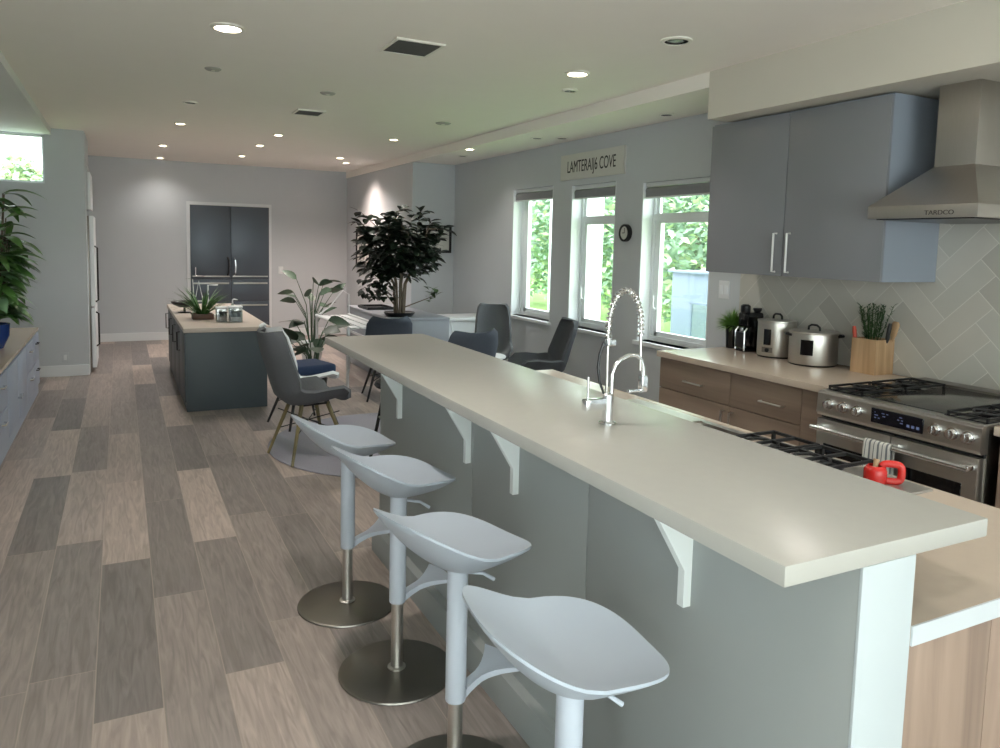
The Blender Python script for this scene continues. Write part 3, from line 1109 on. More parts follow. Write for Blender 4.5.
off = Vector((3.75, 2.34, 1.79))
hd = thing('range_hood', 'pyramid stainless steel extractor hood with square flue on the tiled wall', 'hood', off)
HY0, HY1, HX = 2.045, 2.597, 3.40
CYa, CYb, CXf = 2.255, 2.462, 3.70
hb = XW - 0.014
loc(MB().box(HX, hb, HY0, HY1, 1.792, 1.852, 0.002)).build('band', STEELH, hd)
pyr = MB()
A = [(HX, HY0, 1.852), (hb, HY0, 1.852), (hb, HY1, 1.852), (HX, HY1, 1.852)]
B = [(CXf, CYa, 2.062), (hb, CYa, 2.062), (hb, CYb, 2.062), (CXf, CYb, 2.062)]
va = [pyr.bm.verts.new(p) for p in A]
vb_ = [pyr.bm.verts.new(p) for p in B]
for k in range(4):
    pyr.bm.faces.new((va[k], va[(k + 1) % 4], vb_[(k + 1) % 4], vb_[k]))
pyr.bm.faces.new(list(reversed(va)))
pyr.bm.faces.new(vb_)
loc(pyr).build('canopy', STEELH, hd, smooth=False)
loc(MB().box(CXf, hb, CYa, CYb, 2.06, 2.464, 0.002)).build('flue', STEELH, hd)
loc(MB().box(HX + 0.03, hb - 0.02, HY0 + 0.03, HY1 - 0.03, 1.786, 1.793)).build('filter', BLKPLAST, hd, smooth=False)
text_mesh('TARDCO', 0.030, 0.0015, 'lettering', INKG, hd, Matrix.Translation(Vector((HX - 0.001, 2.222, 1.814)) - off) @ FACE_NX, 1.15)

# ------------------------------------------------------------------ things on the counter
# small grassy plant
off = Vector((3.945, 4.055, LZ))
pl = thing('potted_grass', 'bright green grassy plant in a tall black pot beside the coffee machine', 'plant', off)
MB().lathe([(0, 0), (0.042, 0), (0.052, 0.165), (0.048, 0.165), (0.047, 0.15), (0, 0.15)], seg=24).build('pot', BLKGLOSS, pl)
g = MB()
rnd = random.Random(11)
for i in range(420):
    a = rnd.uniform(0, 2 * pi)
    el = math.acos(rnd.uniform(-0.15, 1))
    d = Vector((cos(a) * sin(el), sin(a) * sin(el), cos(el)))
    b0 = Vector((0.02 * d.x, 0.02 * d.y, 0.155 + 0.03 * d.z))
    d = d + Vector((0, 0, 0.35))
    g.leaf(b0, d, rnd.uniform(0.085, 0.125), 0.007, 0.7, 0.1, rnd.uniform(-1, 1), shape='blade', seg=3)
for v in g.bm.verts:
    if v.co.y < -0.075:
        v.co.y = -0.075
g.build('foliage', MOSS, pl)
# capsule coffee machine
off = Vector((3.94, 3.895, LZ))
cm = thing('coffee_machine', 'black and chrome capsule coffee machine next to the small grassy plant', 'coffee machine', off, -0.15)
b = MB()
b.box(-0.07, 0.085, -0.055, 0.055, 0.0, 0.02, 0.006)
b.box(0.0, 0.085, -0.06, 0.06, 0.02, 0.22, 0.02, 3)
b.box(-0.055, 0.085, -0.055, 0.055, 0.17, 0.275, 0.022, 3)
b.build('body', BLKGLOSS, cm)
MB().lathe([(0, 0), (0.03, 0), (0.034, 0.01), (0.034, 0.05), (0.02, 0.06), (0, 0.06)], (-0.035, 0, 0.27), 20).build('capsule_lid', BLKPLAST, cm)
MB().lathe([(0, 0), (0.02, 0), (0.03, 0.015), (0.03, 0.03), (0, 0.034)], (0.05, -0.02, 0.275), 20).build('water_cap', BLKPLAST, cm)
b = MB()
b.box(-0.076, -0.064, -0.045, 0.045, 0.025, 0.135, 0.004)
b.build('cup_plate', BLKPLAST, cm)
b = MB()
b.cyl((-0.055, 0, 0.145), (-0.055, 0, 0.168), 0.016, seg=16)
b.tube([(-0.07, -0.05, 0.01), (-0.072, -0.052, 0.14), (-0.05, -0.05, 0.165)], 0.006, 8)
b.tube([(-0.07, 0.048, 0.01), (-0.072, 0.05, 0.14), (-0.05, 0.05, 0.165)], 0.006, 8)
b.build('spout', CHROME, cm)


def cooker(label, name, off, r, h, lid_h):
    o = thing(name, label, 'cooker', off)
    MB().lathe([(0, 0.0), (r * 0.96, 0.0), (r * 0.98, 0.008), (r * 0.98, 0.012), (0, 0.012)], seg=40).build('base', BLKPLAST, o)
    MB().lathe([(r * 0.985, 0.01), (r, 0.016), (r, h - 0.01), (r * 0.985, h), (0, h)], seg=48).build('body', STEEL, o)
    l = MB()
    l.lathe([(r * 1.02, h - 0.006), (r * 1.035, h), (r * 1.02, h + 0.006), (r * 0.8, h + lid_h * 0.6), (r * 0.3, h + lid_h), (0, h + lid_h)], seg=40)
    lo = l.build('lid', STEEL, o)
    MB().tube([(0, -r * 0.3, h + lid_h * 0.9), (0, -r * 0.28, h + lid_h + 0.022), (0, -0.02, h + lid_h + 0.034), (0, 0.02, h + lid_h + 0.034), (0, r * 0.28, h + lid_h + 0.022), (0, r * 0.3, h + lid_h * 0.9)], 0.007, 10).build('lid_handle', BLKPLAST, lo)
    return o, lo


off = Vector((3.935, 3.635, LZ))
ck, ll = cooker('tall stainless steel slow cooker with dark front strip, next to the coffee machine', 'slow_cooker', off, 0.124, 0.240, 0.012)
ang = math.atan2(-0.72, -0.69)


def panel(o, r, a0, a1, z0, z1, material, name, pad=0.003):
    m_ = MB()
    rows = []
    for z in (z0, z1):
        rows.append([((r + pad) * cos(a), (r + pad) * sin(a), z) for a in [a0 + (a1 - a0) * i / 8 for i in range(9)]])
    m_.grid(rows)
    m_.bm.normal_update()
    bmesh.ops.solidify(m_.bm, geom=list(m_.bm.faces), thickness=0.004)
    return m_.build(name, material, o)


panel(ck, 0.124, ang - 0.75, ang - 0.35, 0.085, 0.19, BLKGLOSS, 'display')
panel(ck, 0.124, ang - 0.85, ang - 0.25, 0.035, 0.07, STEELD, 'control_strip')
k = MB()
k.cyl((0.124 * cos(ang - 0.5), 0.124 * sin(ang - 0.5), 0.052), (0.138 * cos(ang - 0.5), 0.138 * sin(ang - 0.5), 0.052), 0.014, seg=16)
k.build('knob', BLKPLAST, ck)
off = Vector((3.895, 3.30, LZ))
pn, ll = cooker('wide stainless steel multicooker with square dark display and black lid handle', 'multicooker', off, 0.145, 0.205, 0.010)
panel(pn, 0.145, ang - 0.62, ang - 0.1, 0.07, 0.165, BLKGLOSS, 'display')
for s_ in (-1, 1):
    a = ang + s_ * 1.45
    MB().tube([(0.143 * cos(a - 0.25), 0.143 * sin(a - 0.25), 0.185), (0.172 * cos(a - 0.15), 0.172 * sin(a - 0.15), 0.19), (0.172 * cos(a + 0.15), 0.172 * sin(a + 0.15), 0.19), (0.143 * cos(a + 0.25), 0.143 * sin(a + 0.25), 0.185)], 0.008, 8).build('side_handle', BLKPLAST, pn)

# oak box with herbs and utensils
off = Vector((3.98, 2.945, LZ))
bx = thing('utensil_box', 'open oak utensil box beside the range, holding herbs', 'box', off)
b = MB()
bw, bh, bt = 0.082, 0.205, 0.012
b.box(-bw, bw, -bw, bw, 0, bt)
b.box(-bw, -bw + bt, -bw, bw, bt, bh, 0.002).box(bw - bt, bw, -bw, bw, bt, bh, 0.002)
b.box(-bw + bt, bw - bt, -bw, -bw + bt, bt, bh, 0.002).box(-bw + bt, bw - bt, bw - bt, bw, bt, bh, 0.002)
b.build('box_body', OAKBOX, bx)
hb_ = thing('potted_herb', 'dark green bushy herb growing out of the oak utensil box', 'plant', off + Vector((0, 0.01, bt)))
MB().lathe([(0, 0), (0.045, 0), (0.055, 0.15), (0.05, 0.15), (0.048, 0.14), (0, 0.14)], seg=20).build('pot', SOIL, hb_)
g = MB()
rnd = random.Random(5)
for i in range(26):
    a = rnd.uniform(0, 2 * pi)
    rr = 0.038 * math.sqrt(rnd.random())
    sp_ = rnd.uniform(0.1, 0.32)
    h_ = rnd.uniform(0.19, 0.255)
    p0 = Vector((rr * cos(a), rr * sin(a), 0.14))
    p1 = p0 + Vector((sp_ * h_ * cos(a), sp_ * h_ * sin(a), h_))
    g.tube([p0, p0.lerp(p1, 0.5) + Vector((0, 0, 0.01)), p1], 0.0018, 5)
    for q in range(15):
        t = 0.25 + 0.75 * q / 14
        p = p0.lerp(p1, t)
        b_ = rnd.uniform(0, 2 * pi)
        g.leaf(p, (cos(b_), sin(b_), 0.9), rnd.uniform(0.02, 0.036), 0.009, 0.2, 0.1, shape='oval', seg=3)
g.build('foliage', HERB, hb_)
for (dx, dy, lean, m_, lab) in ((-0.055, 0.055, (-0.01, 0.03, 0.26), REDORANGE, 'red handled utensil standing in the oak box'),
                               (0.0, -0.060, (0.02, -0.03, 0.29), BLACK, 'black handled knife standing in the oak box beside the herb'),
                               (0.045, -0.055, (0.02, -0.04, 0.30), OAKBOX, 'pale wooden spatula standing in the oak box')):
    u = thing('utensil', lab, 'utensil', off + Vector((dx, dy, bt)))
    e = Vector(lean)
    MB().tube([(0, 0, 0), e * 0.6], 0.005, 8).build('shaft', STEEL if m_ is not OAKBOX else OAKBOX, u)
    if m_ is OAKBOX:
        MB().tube([e * 0.6, e * 0.75, e * 0.95, e], [0.006, 0.022, 0.026, 0.016], 12, flat=0.25).build('blade', m_, u)
    else:
        MB().tube([e * 0.6, e * 0.65, e * 0.9, e], [0.007, 0.011, 0.012, 0.009], 10).build('grip', m_, u)

# switch plate
off = Vector((XW, 4.30, 1.315))
sw = thing('switch_plate', 'white double switch plate on the wall between window and tiles', 'switch', off)
MB().box(-0.007, 0, -0.055, 0.055, -0.068, 0.068, 0.003).build('plate', TRIMW, sw)
for y in (-0.025, 0.025):
    MB().box(-0.012, -0.006, y - 0.016, y + 0.016, -0.034, 0.034, 0.002).build('rocker', VINYL, sw)

# sign with lettering
off = Vector((XW, 6.16, 2.40))
sg = thing('wall_sign', 'long white hand-lettered sign above the middle window', 'sign', off)
MB().box(-0.022, 0, -0.55, 0.55, -0.122, 0.132, 0.004).build('board', PLASTERW, sg)
text_mesh('LAMTERAIJ6 COVE', 0.165, 0.001, 'lettering', INK, sg, Matrix.Translation((-0.0225, 0, 0.0)) @ FACE_NX, 0.62)

# wall clock
off = Vector((XW, 5.56, 1.745))
ckk = thing('wall_clock', 'small round wall clock with black rim between two windows', 'clock', off)
b = MB()
b.lathe([(0.058, 0.0), (0.078, 0.0), (0.078, 0.035), (0.062, 0.04), (0.058, 0.03)], seg=32)
b.bm.transform(Matrix.Rotation(-pi / 2, 4, 'Y'))
b.build('rim', BLACK, ckk)
b = MB()
b.lathe([(0, 0.0), (0.06, 0.0), (0.06, 0.028), (0, 0.028)], seg=32)
b.bm.transform(Matrix.Rotation(-pi / 2, 4, 'Y'))
fc = b.build('dial', PLASTERW, ckk)
MB().box(-0.031, -0.029, -0.003, 0.003, 0, 0.045).box(-0.031, -0.029, -0.003, 0.03, -0.003, 0.003).build('hands', INK, fc, smooth=False)

# ================================================================== SIDEBOARD AND FRIDGE SIDE
SZ = 0.665
off = Vector((-1.08, 6.9, 0))
sb = thing('sideboard', 'long low pale blue-grey sideboard along the wall opposite the bar', 'sideboard', off)
loc(MB().box(-1.36, -0.775, 5.2, 8.84, 0.0, SZ - 0.03)).build('carcass', SIDEB, sb, smooth=False)
loc(MB().box(-1.375, -0.760, 5.18, 8.86, SZ - 0.03, SZ, 0.003)).build('top', QUARTZWARM, sb)
y = 5.22
widths = [0.62, 0.62, 0.62, 0.62, 0.58, 0.54]
for i, w in enumerate(widths):
    y0, y1 = y, y + w - 0.01
    if i in (0, 2, 3):
        d = loc(MB().box(-0.775, -0.758, y0, y1, 0.11, 0.618, 0.003)).build('door', SIDEB, sb)
        ky = y1 - 0.06 if i != 3 else y0 + 0.06
        k = MB()
        k.cyl((-0.758, ky, 0.30), (-0.730, ky, 0.30), 0.008, 0.014, seg=14)
        loc(k).build('knob', CHROME, d)
    else:
        for (z0, z1) in ((0.11, 0.355), (0.365, 0.618)):
            d = loc(MB().box(-0.775, -0.758, y0, y1, z0, z1, 0.003)).build('drawer', SIDEB, sb)
            yc = (y0 + y1) / 2
            loc(MB().tube([(-0.758, yc - 0.06, (z0 + z1) / 2 + 0.05), (-0.735, yc - 0.05, (z0 + z1) / 2 + 0.05), (-0.735, yc + 0.05, (z0 + z1) / 2 + 0.05), (-0.758, yc + 0.06, (z0 + z1) / 2 + 0.05)], 0.006, 8)).build('handle', BLACK if i == 5 else CHROME, d)
    y += w

# big leafy plant in a blue pot
off = Vector((-0.98, 7.35, SZ))
bp_ = thing('broad_leaf_plant', 'tall bushy broad-leaved plant in a blue pot on the sideboard', 'plant', off)
MB().lathe([(0, 0), (0.10, 0), (0.145, 0.10), (0.15, 0.2), (0.138, 0.2), (0.13, 0.17), (0, 0.17)], seg=32).build('pot', BLUEPOT, bp_)
st = MB()
lf = MB()
rnd = random.Random(21)
for i in range(20):
    a = rnd.uniform(0, 2 * pi)
    hgt = rnd.uniform(0.5, 1.25)
    lean = rnd.uniform(0.03, 0.16)
    p0 = Vector((0.05 * cos(a), 0.05 * sin(a), 0.16))
    p1 = p0 + Vector((lean * cos(a), lean * sin(a), hgt))
    st.tube([p0, p0.lerp(p1, 0.5) + Vector((0.02 * cos(a), 0.02 * sin(a), 0)), p1], [0.010, 0.008, 0.005], 6)
    for q in range(9):
        t = 0.12 + 0.88 * q / 8
        p = p0.lerp(p1, t)
        b_ = a + rnd.uniform(-1.5, 1.5)
        lf.leaf(p, (cos(b_), sin(b_), rnd.uniform(0.1, 0.9)), rnd.uniform(0.22, 0.34), rnd.uniform(0.09, 0.13), rnd.uniform(0.9, 1.7), 0.12,
                rnd.uniform(-0.3, 0.3), mi=1 if rnd.random() < 0.25 else 0, seg=6)
for v in lf.bm.verts:
    if v.co.x < -0.34:
        v.co.x = -0.34 + (v.co.x + 0.34) * 0.05
st.build('stem', BARK, bp_)
lf.build('foliage', [POTHOS, POTHOSL], bp_)

# tall fridge freezer seen edge on, cupboard above it
off = Vector((-0.62, 10.36, 0))
fg = thing('fridge_freezer', 'tall pale fridge freezer seen edge-on beyond the cross wall', 'fridge', off)
loc(MB().box(-0.715, -0.325, 9.96, 10.75, 0.0, 1.83, 0.006)).build('body', STEELD, fg)
for (z0, z1) in ((0.05, 0.755), (0.775, 1.83)):
    d = loc(MB().box(-0.322, -0.275, 9.962, 10.748, z0, z1, 0.01, 3)).build('door', VINYL, fg)
    a, b_ = (z0 + 0.25, z1 - 0.05) if z0 < 0.5 else (z0 + 0.05, z1 - 0.35)
    loc(MB().tube([(-0.275, 10.03, a), (-0.245, 10.03, a + 0.02), (-0.245, 10.03, b_ - 0.02), (-0.275, 10.03, b_)], 0.010, 10)).build('handle', BLACK, d)
off = Vector((-0.62, 10.36, 1.9))
oc = thing('fridge_cupboard', 'small white cupboard built in above the fridge freezer', 'cupboard', off)
loc(MB().box(-0.715, -0.325, 9.96, 10.75, 1.90, 2.40)).build('carcass', WALL, oc, smooth=False)
loc(MB().box(-0.325, -0.300, 9.962, 10.748, 1.905, 2.33, 0.003)).build('door', VINYL, oc)
mb = MB().box(-0.76, -0.72, 9.93, YB, 0, CZ).box(-0.72, -0.34, 9.93, 9.958, 0, 2.45).box(-0.72, -0.34, 10.76, 10.79, 0, 2.45).box(-0.72, -0.34, 9.93, 10.79, 2.41, CZ)
struct(mb.build('wall_niche', WALL, smooth=False))

# ================================================================== ISLAND TABLE
off = Vector((0.87, 8.7, 0))
isl = thing('kitchen_island', 'dark slate kitchen island with pale top in the middle of the room', 'island', off)
IX0, IX1, IY0, IY1, IZ = 0.498, 1.27, 7.36, 10.1, 0.78
loc(MB().box(IX0, IX1, IY0, IY1, IZ - 0.04, IZ, 0.003)).build('top', mat('island_top', '#c2b4a8', 0.35, var=0.04, scale=12), isl)
loc(MB().box(IX0 + 0.022, IX1 - 0.03, IY0 + 0.02, IY1 - 0.03, 0.0, IZ - 0.041, 0.002)).build('body', SLATE, isl)
for i in range(4):
    y0 = IY0 + 0.03 + i * 0.66
    d = loc(MB().box(IX0 + 0.008, IX0 + 0.022, y0, y0 + 0.65, 0.09, IZ - 0.05, 0.002)).build('door', SLATE, isl)
    yy = y0 + 0.58
    loc(MB().tube([(IX0 + 0.008, yy, 0.5), (IX0 - 0.02, yy, 0.5), (IX0 - 0.02, yy, 0.68), (IX0 + 0.008, yy, 0.68)], 0.006, 8)).build('handle', BLACK, d)

# plant in a brown tray
off = Vector((0.74, 8.22, IZ))
sp_ = thing('spider_plant', 'arching strappy green plant in a brown tray on the island', 'plant', off)
t = MB()
t.box(-0.10, 0.10, -0.09, 0.09, 0, 0.012, 0.002)
t.box(-0.10, -0.088, -0.09, 0.09, 0.012, 0.055, 0.002).box(0.088, 0.10, -0.09, 0.09, 0.012, 0.055, 0.002)
t.box(-0.088, 0.088, -0.09, -0.078, 0.012, 0.055, 0.002).box(-0.088, 0.088, 0.078, 0.09, 0.012, 0.055, 0.002)
tr = t.build('tray', TRAY, sp_)
MB().box(-0.088, 0.088, -0.078, 0.078, 0.012, 0.045).build('soil', SOIL, tr, smooth=False)
g = MB()
rnd = random.Random(8)
for i in range(90):
    a = rnd.uniform(0, 2 * pi)
    u = rnd.uniform(0.7, 2.4)
    g.leaf((0.04 * cos(a), 0.04 * sin(a), 0.045), (cos(a), sin(a), u), rnd.uniform(0.24, 0.38), 0.022, rnd.uniform(0.4, 1.3), 0.2, shape='blade', seg=6)
for v in g.bm.verts:
    v.co.z = max(v.co.z, 0.006)
g.build('foliage', SPIDER, sp_)
# black bowl on a stand
off = Vector((0.62, 8.95, IZ))
bw_ = thing('fruit_bowl', 'shallow black bowl on a thin foot at the far edge of the island', 'bowl', off)
MB().lathe([(0, 0), (0.07, 0), (0.07, 0.006), (0.012, 0.012), (0.012, 0.06), (0, 0.06)], seg=24).build('foot', BLACK, bw_)
MB().lathe([(0, 0.058), (0.05, 0.06), (0.12, 0.09), (0.145, 0.125), (0.139, 0.125), (0.11, 0.096), (0.045, 0.067), (0, 0.065)], seg=40).build('bowl_body', BLKPLAST, bw_)
# tall thin stake with sign-like flag leaf
off = Vector((0.70, 8.75, IZ))
ob = thing('wire_ornament', 'slender wire stem ornament with small dark leaf beside the black bowl', 'ornament', off)
MB().lathe([(0, 0), (0.035, 0), (0.035, 0.012), (0, 0.014)], seg=20).build('base', BLACK, ob)
MB().tube([(0, 0, 0.01), (0.0, 0.0, 0.2), (-0.01, 0, 0.38)], 0.004, 8).build('stem', NICKEL, ob)
MB().leaf((0.03, 0, 0.38), (-1, 0, 0.12), 0.13, 0.035, 0.2, 0.1).build('leaf', FICUS, ob)

# jars and a soap pump
def jar(label, x, y, w, h, dark):
    j = thing('storage_jar', label, 'jar', (x, y, IZ), 0.0, 'square jars on the island')
    b = MB().box(-w, w, -w, w, 0, h, 0.008, 3)
    b.build('glass', JARGLASS, j)
    MB().box(-w + 0.008, w - 0.008, -w + 0.008, w - 0.008, 0.008, h * 0.72, 0.006).build('contents', dark, j)
    MB().box(-w - 0.003, w + 0.003, -w - 0.003, w + 0.003, h, h + 0.015, 0.004).build('lid', VINYL, j)


GREENIN = mat('green_contents', '#46554a', 0.8, var=0.4, scale=50)
PALEIN = mat('pale_contents', '#8a93a0', 0.8, var=0.4, scale=50)
jar('square glass jar with dark green contents on the island, beside the strappy plant', 0.885, 7.88, 0.052, 0.135, GREENIN)
jar('square glass jar with grey speckled contents at the island edge', 1.01, 7.84, 0.062, 0.145, PALEIN)
off = Vector((1.02, 8.12, IZ))
so = thing('soap_pump', 'clear pump bottle standing behind the square jars on the island', 'bottle', off)
MB().lathe([(0, 0), (0.032, 0), (0.034, 0.01), (0.034, 0.12), (0.014, 0.145), (0.014, 0.16), (0, 0.16)], seg=24).build('bottle', JARGLASS, so)
MB().tube([(0, 0, 0.155), (0, 0, 0.20), (0.012, 0, 0.207), (0.05, 0, 0.20)], [0.009, 0.006, 0.007, 0.005], 10).build('pump', VINYL, so)
for ch, x, y, s_, lab in (('A', 0.735, 8.55, 0.37, 'thin white decorative letter A standing behind the strappy plant'),
                          ('E', 0.86, 8.50, 0.33, 'thin white decorative letter E standing behind the square jars')):
    o = thing('letter_ornament', lab, 'letter', (x, y, IZ), 0.0)
    L_ = MB()
    r_ = 0.008
    if ch == 'A':
        L_.tube([(-0.07, 0, 0.0), (0, 0, s_), (0.07, 0, 0)], r_, 8)
        L_.tube([(-0.04, 0, s_ * 0.42), (0.04, 0, s_ * 0.42)], r_ * 0.9, 8)
    else:
        L_.tube([(0.06, 0, 0.008), (-0.04, 0, 0.008), (-0.04, 0, s_), (0.06, 0, s_)], r_, 8)
        L_.tube([(-0.04, 0, s_ * 0.5), (0.045, 0, s_ * 0.5)], r_, 8)
    L_.build('letter_shape', TRIMW, o)

# ================================================================== FAR WALL CUPBOARD
DX0, DX1, DZ = 0.975, 2.17, 2.115
mb = MB().box(DX0 - 0.05, DX0, YB - 0.03, YB, 0, DZ + 0.05).box(DX1, DX1 + 0.04, YB - 0.03, YB, 0, DZ + 0.05).box(DX0, DX1, YB - 0.03, YB, DZ, DZ + 0.05)
struct(mb.build('trim_5', TRIMW, smooth=False))
off = Vector(((DX0 + DX1) / 2, YB - 0.02, 0))
rf = thing('built_in_fridge', 'dark grey double-door built-in fridge with drawers in the far wall', 'fridge', off)
CHAR = mat('charcoal_steel', '#545b64', 0.35, 0.35, var=0.03)
xm = 1.575
loc(MB().box(DX0, DX1, YB - 0.025, YB - 0.001, 0.0, DZ)).build('body', BLACK, rf, smooth=False)
for (x0, x1, s_) in ((DX0 + 0.004, xm - 0.003, -1), (xm + 0.003, DX1 - 0.004, 1)):
    d = loc(MB().box(x0, x1, YB - 0.055, YB - 0.025, 0.955, DZ - 0.004, 0.004)).build('door', CHAR, rf)
    hx = xm + 0.05 if s_ > 0 else xm - 0.05
    hm = CHROME if s_ > 0 else BLACK
    loc(MB().tube([(hx, YB - 0.055, 1.02), (hx + 0.008, YB - 0.11, 1.06), (hx + 0.012, YB - 0.115, 1.16), (hx + 0.008, YB - 0.11, 1.26), (hx, YB - 0.055, 1.30)], 0.014, 10)).build('handle', hm, d)
    if s_ < 0:
        loc(MB().tube([(DX0 + 0.07, YB - 0.06, 1.14), (DX0 + 0.07, YB - 0.075, 1.01), (DX0 + 0.2, YB - 0.075, 1.0)], 0.010, 8)).build('handle', CHROME, d)
    for (z0, z1) in ((0.60, 0.95), (0.25, 0.595)):
        w = loc(MB().box(x0, x1, YB - 0.055, YB - 0.025, z0, z1, 0.004)).build('drawer', CHAR, rf)
        loc(MB().box(x0 + 0.03, x1 - 0.03, YB - 0.075, YB - 0.06, z1 - 0.075, z1 - 0.05, 0.004).box(x0 + 0.04, x0 + 0.06, YB - 0.062, YB - 0.054, z1 - 0.07, z1 - 0.055).box(x1 - 0.06, x1 - 0.04, YB - 0.062, YB - 0.054, z1 - 0.07, z1 - 0.055)).build('handle', NICKEL, w)
    loc(MB().box(x0 + 0.02, x1 - 0.02, YB - 0.066, YB - 0.054, 0.99, 1.008, 0.003)).build('trim_bar', NICKEL, d)
loc(MB().box(DX0 + 0.004, DX1 - 0.004, YB - 0.055, YB - 0.025, 0.02, 0.245, 0.004)).build('drawer', CHAR, rf)
# wall plate on the far wall
o = thing('wall_socket', 'small white socket plate on the far wall beside the built-in fridge', 'socket', (2.36, YB, 1.10))
MB().box(-0.04, 0.04, -0.008, 0, -0.06, 0.06, 0.003).build('plate', TRIMW, o)
MB().box(-0.015, 0.015, -0.011, -0.007, -0.03, 0.03, 0.002).build('socket_face', VINYL, o)
o = thing('wall_socket', 'small white socket plate low on the cross wall beyond the sideboard', 'socket', (-0.585, 9.76, 0.215))
MB().box(-0.035, 0.035, -0.008, 0, -0.055, 0.055, 0.003).build('plate', WALL, o)
MB().box(-0.015, 0.015, -0.011, -0.007, -0.03, 0.03, 0.002).build('socket_face', TRIMW, o)

# ================================================================== DINING SIDE
def shell_chair(name, label, loc_, rz, shell_m, leg_m, leg_h=0.42, back_h=0.92, width=0.46, arm=0.11, pad=None, pad_name='seat_pad', brace=True):
    c = thing(name, label, 'chair', loc_, rz)
    # side profile (x forward, z up), from the front lip to the top of the back
    prof = [(0.25, leg_h - 0.02), (0.235, leg_h + 0.012), (0.17, leg_h + 0.02), (0.06, leg_h + 0.0), (-0.06, leg_h - 0.012), (-0.15, leg_h - 0.002),
            (-0.205, leg_h + 0.045), (-0.24, leg_h + 0.13), (-0.275, leg_h + 0.26), (-0.315, leg_h + 0.38), (-0.34, back_h - 0.03), (-0.345, back_h)]
    NV = 13
    rows = []
    n = len(prof)
    for i, (x, z) in enumerate(prof):
        t = i / (n - 1)
        hw = width / 2 * (0.84, 0.94, 0.99)[min(i, 2)] * (1 - 0.16 * max(0, (t - 0.55) / 0.45) ** 1.5)
        if i >= n - 2:
            hw *= 0.93 if i == n - 2 else 0.80
        row = []
        for j in range(NV):
            v = -1 + 2 * j / (NV - 1)
            up = arm * abs(v) ** 3.2 * (1 - max(0, (t - 0.45) / 0.3)) if t < 0.75 else 0
            up = max(0, up) * (0.25, 0.55, 0.85, 1)[min(i, 3)]
            fwd_ = 0.085 * abs(v) ** 2.6 * min(1, max(0, (t - 0.4) / 0.25))
            row.append((x + fwd_, v * hw, z + up))
        rows.append(row)
    m_ = MB()
    m_.grid(rows)
    bmesh.ops.subdivide_edges(m_.bm, edges=list(m_.bm.edges), cuts=1, use_grid_fill=True, smooth=0.6)
    m_.bm.normal_update()
    bmesh.ops.solidify(m_.bm, geom=list(m_.bm.faces), thickness=0.028)
    m_.build('shell', shell_m, c, angle=70)
    if pad:
        p = MB()
        p.box(-0.15, 0.225, -width / 2 + 0.03, width / 2 - 0.03, leg_h + 0.03, leg_h + 0.115, 0.035, 4)
        p.build(pad_name, pad, c, angle=60)
    for sx in (1, -1):
        for sy in (1, -1):
            MB().tube([(0.10 * sx, 0.10 * sy, leg_h - 0.025), (0.225 * sx, 0.215 * sy, 0.0)], [0.016, 0.010], 10).build('leg', leg_m, c)
    if brace:
        b = MB()
        zz = leg_h * 0.45
        k = 0.10 + (0.225 - 0.10) * (1 - zz / leg_h)
        k2 = 0.10 + (0.215 - 0.10) * (1 - zz / leg_h)
        for (p, q) in (((k, k2, zz), (-k, -k2, leg_h - 0.09)), ((k, -k2, zz), (-k, k2, leg_h - 0.09)), ((-k, k2, zz), (k, -k2, leg_h - 0.09)), ((-k, -k2, zz), (k, k2, leg_h - 0.09))):
            b.tube([p, q], 0.004, 6)
        b.tube([(0.11, 0.11, leg_h - 0.03), (0.11, -0.11, leg_h - 0.03), (-0.11, -0.11, leg_h - 0.03), (-0.11, 0.11, leg_h - 0.03)], 0.008, 6, closed=True)
        b.build('leg_brace', BLACK, c)
    return c


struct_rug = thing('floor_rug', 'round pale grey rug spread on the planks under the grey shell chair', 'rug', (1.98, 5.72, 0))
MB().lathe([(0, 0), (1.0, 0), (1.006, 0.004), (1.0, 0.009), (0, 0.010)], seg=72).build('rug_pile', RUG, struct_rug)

RZ = 0.010
shell_chair('shell_chair', 'mid grey upholstered shell chair on olive wood legs by the island', (1.23, 5.55, RZ), 0.22, FELT, OLIVE, leg_h=0.435, back_h=0.95)
shell_chair('shell_chair', 'white shell chair with dark blue seat pad behind the grey shell chair', (1.40, 6.55, RZ), 0.25, VINYL, BLACK, leg_h=0.42, back_h=0.87, pad=BLUE, arm=0.05)
shell_chair('armchair', 'dark grey chair with low back showing just beyond the bar top', (2.42, 5.62, 0), radians(105), FELTB, BLACK, leg_h=0.43, back_h=0.925, width=0.56)
shell_chair('armchair', 'grey chair with square back standing upright by the window wall', (3.50, 7.05, 0), radians(-115), FELT, BLACK, leg_h=0.45, back_h=0.96, width=0.37)
shell_chair('armchair', 'charcoal armchair tilted back under the windows, facing the little round table', (3.46, 6.02, 0), radians(165), FELTD, BLACK, leg_h=0.43, back_h=0.92, width=0.48, arm=0.16)
shell_chair('armchair', 'slate chair with its back against the pale grey planter box', (2.44, 7.42, 0), radians(80), FELTB, BLACK, leg_h=0.42, back_h=0.86, width=0.46)
# low round table
t = thing('side_table', 'low round white side table between the dark chairs', 'table', (3.06, 6.42, 0))
MB().lathe([(0, 0.535), (0.235, 0.535), (0.24, 0.545), (0.235, 0.555), (0, 0.555)], seg=40).build('tabletop', TRIMW, t)
MB().lathe([(0, 0), (0.17, 0), (0.17, 0.01), (0.03, 0.02), (0.022, 0.05), (0.022, 0.535), (0, 0.535)], seg=28).build('pedestal', TRIMW, t)

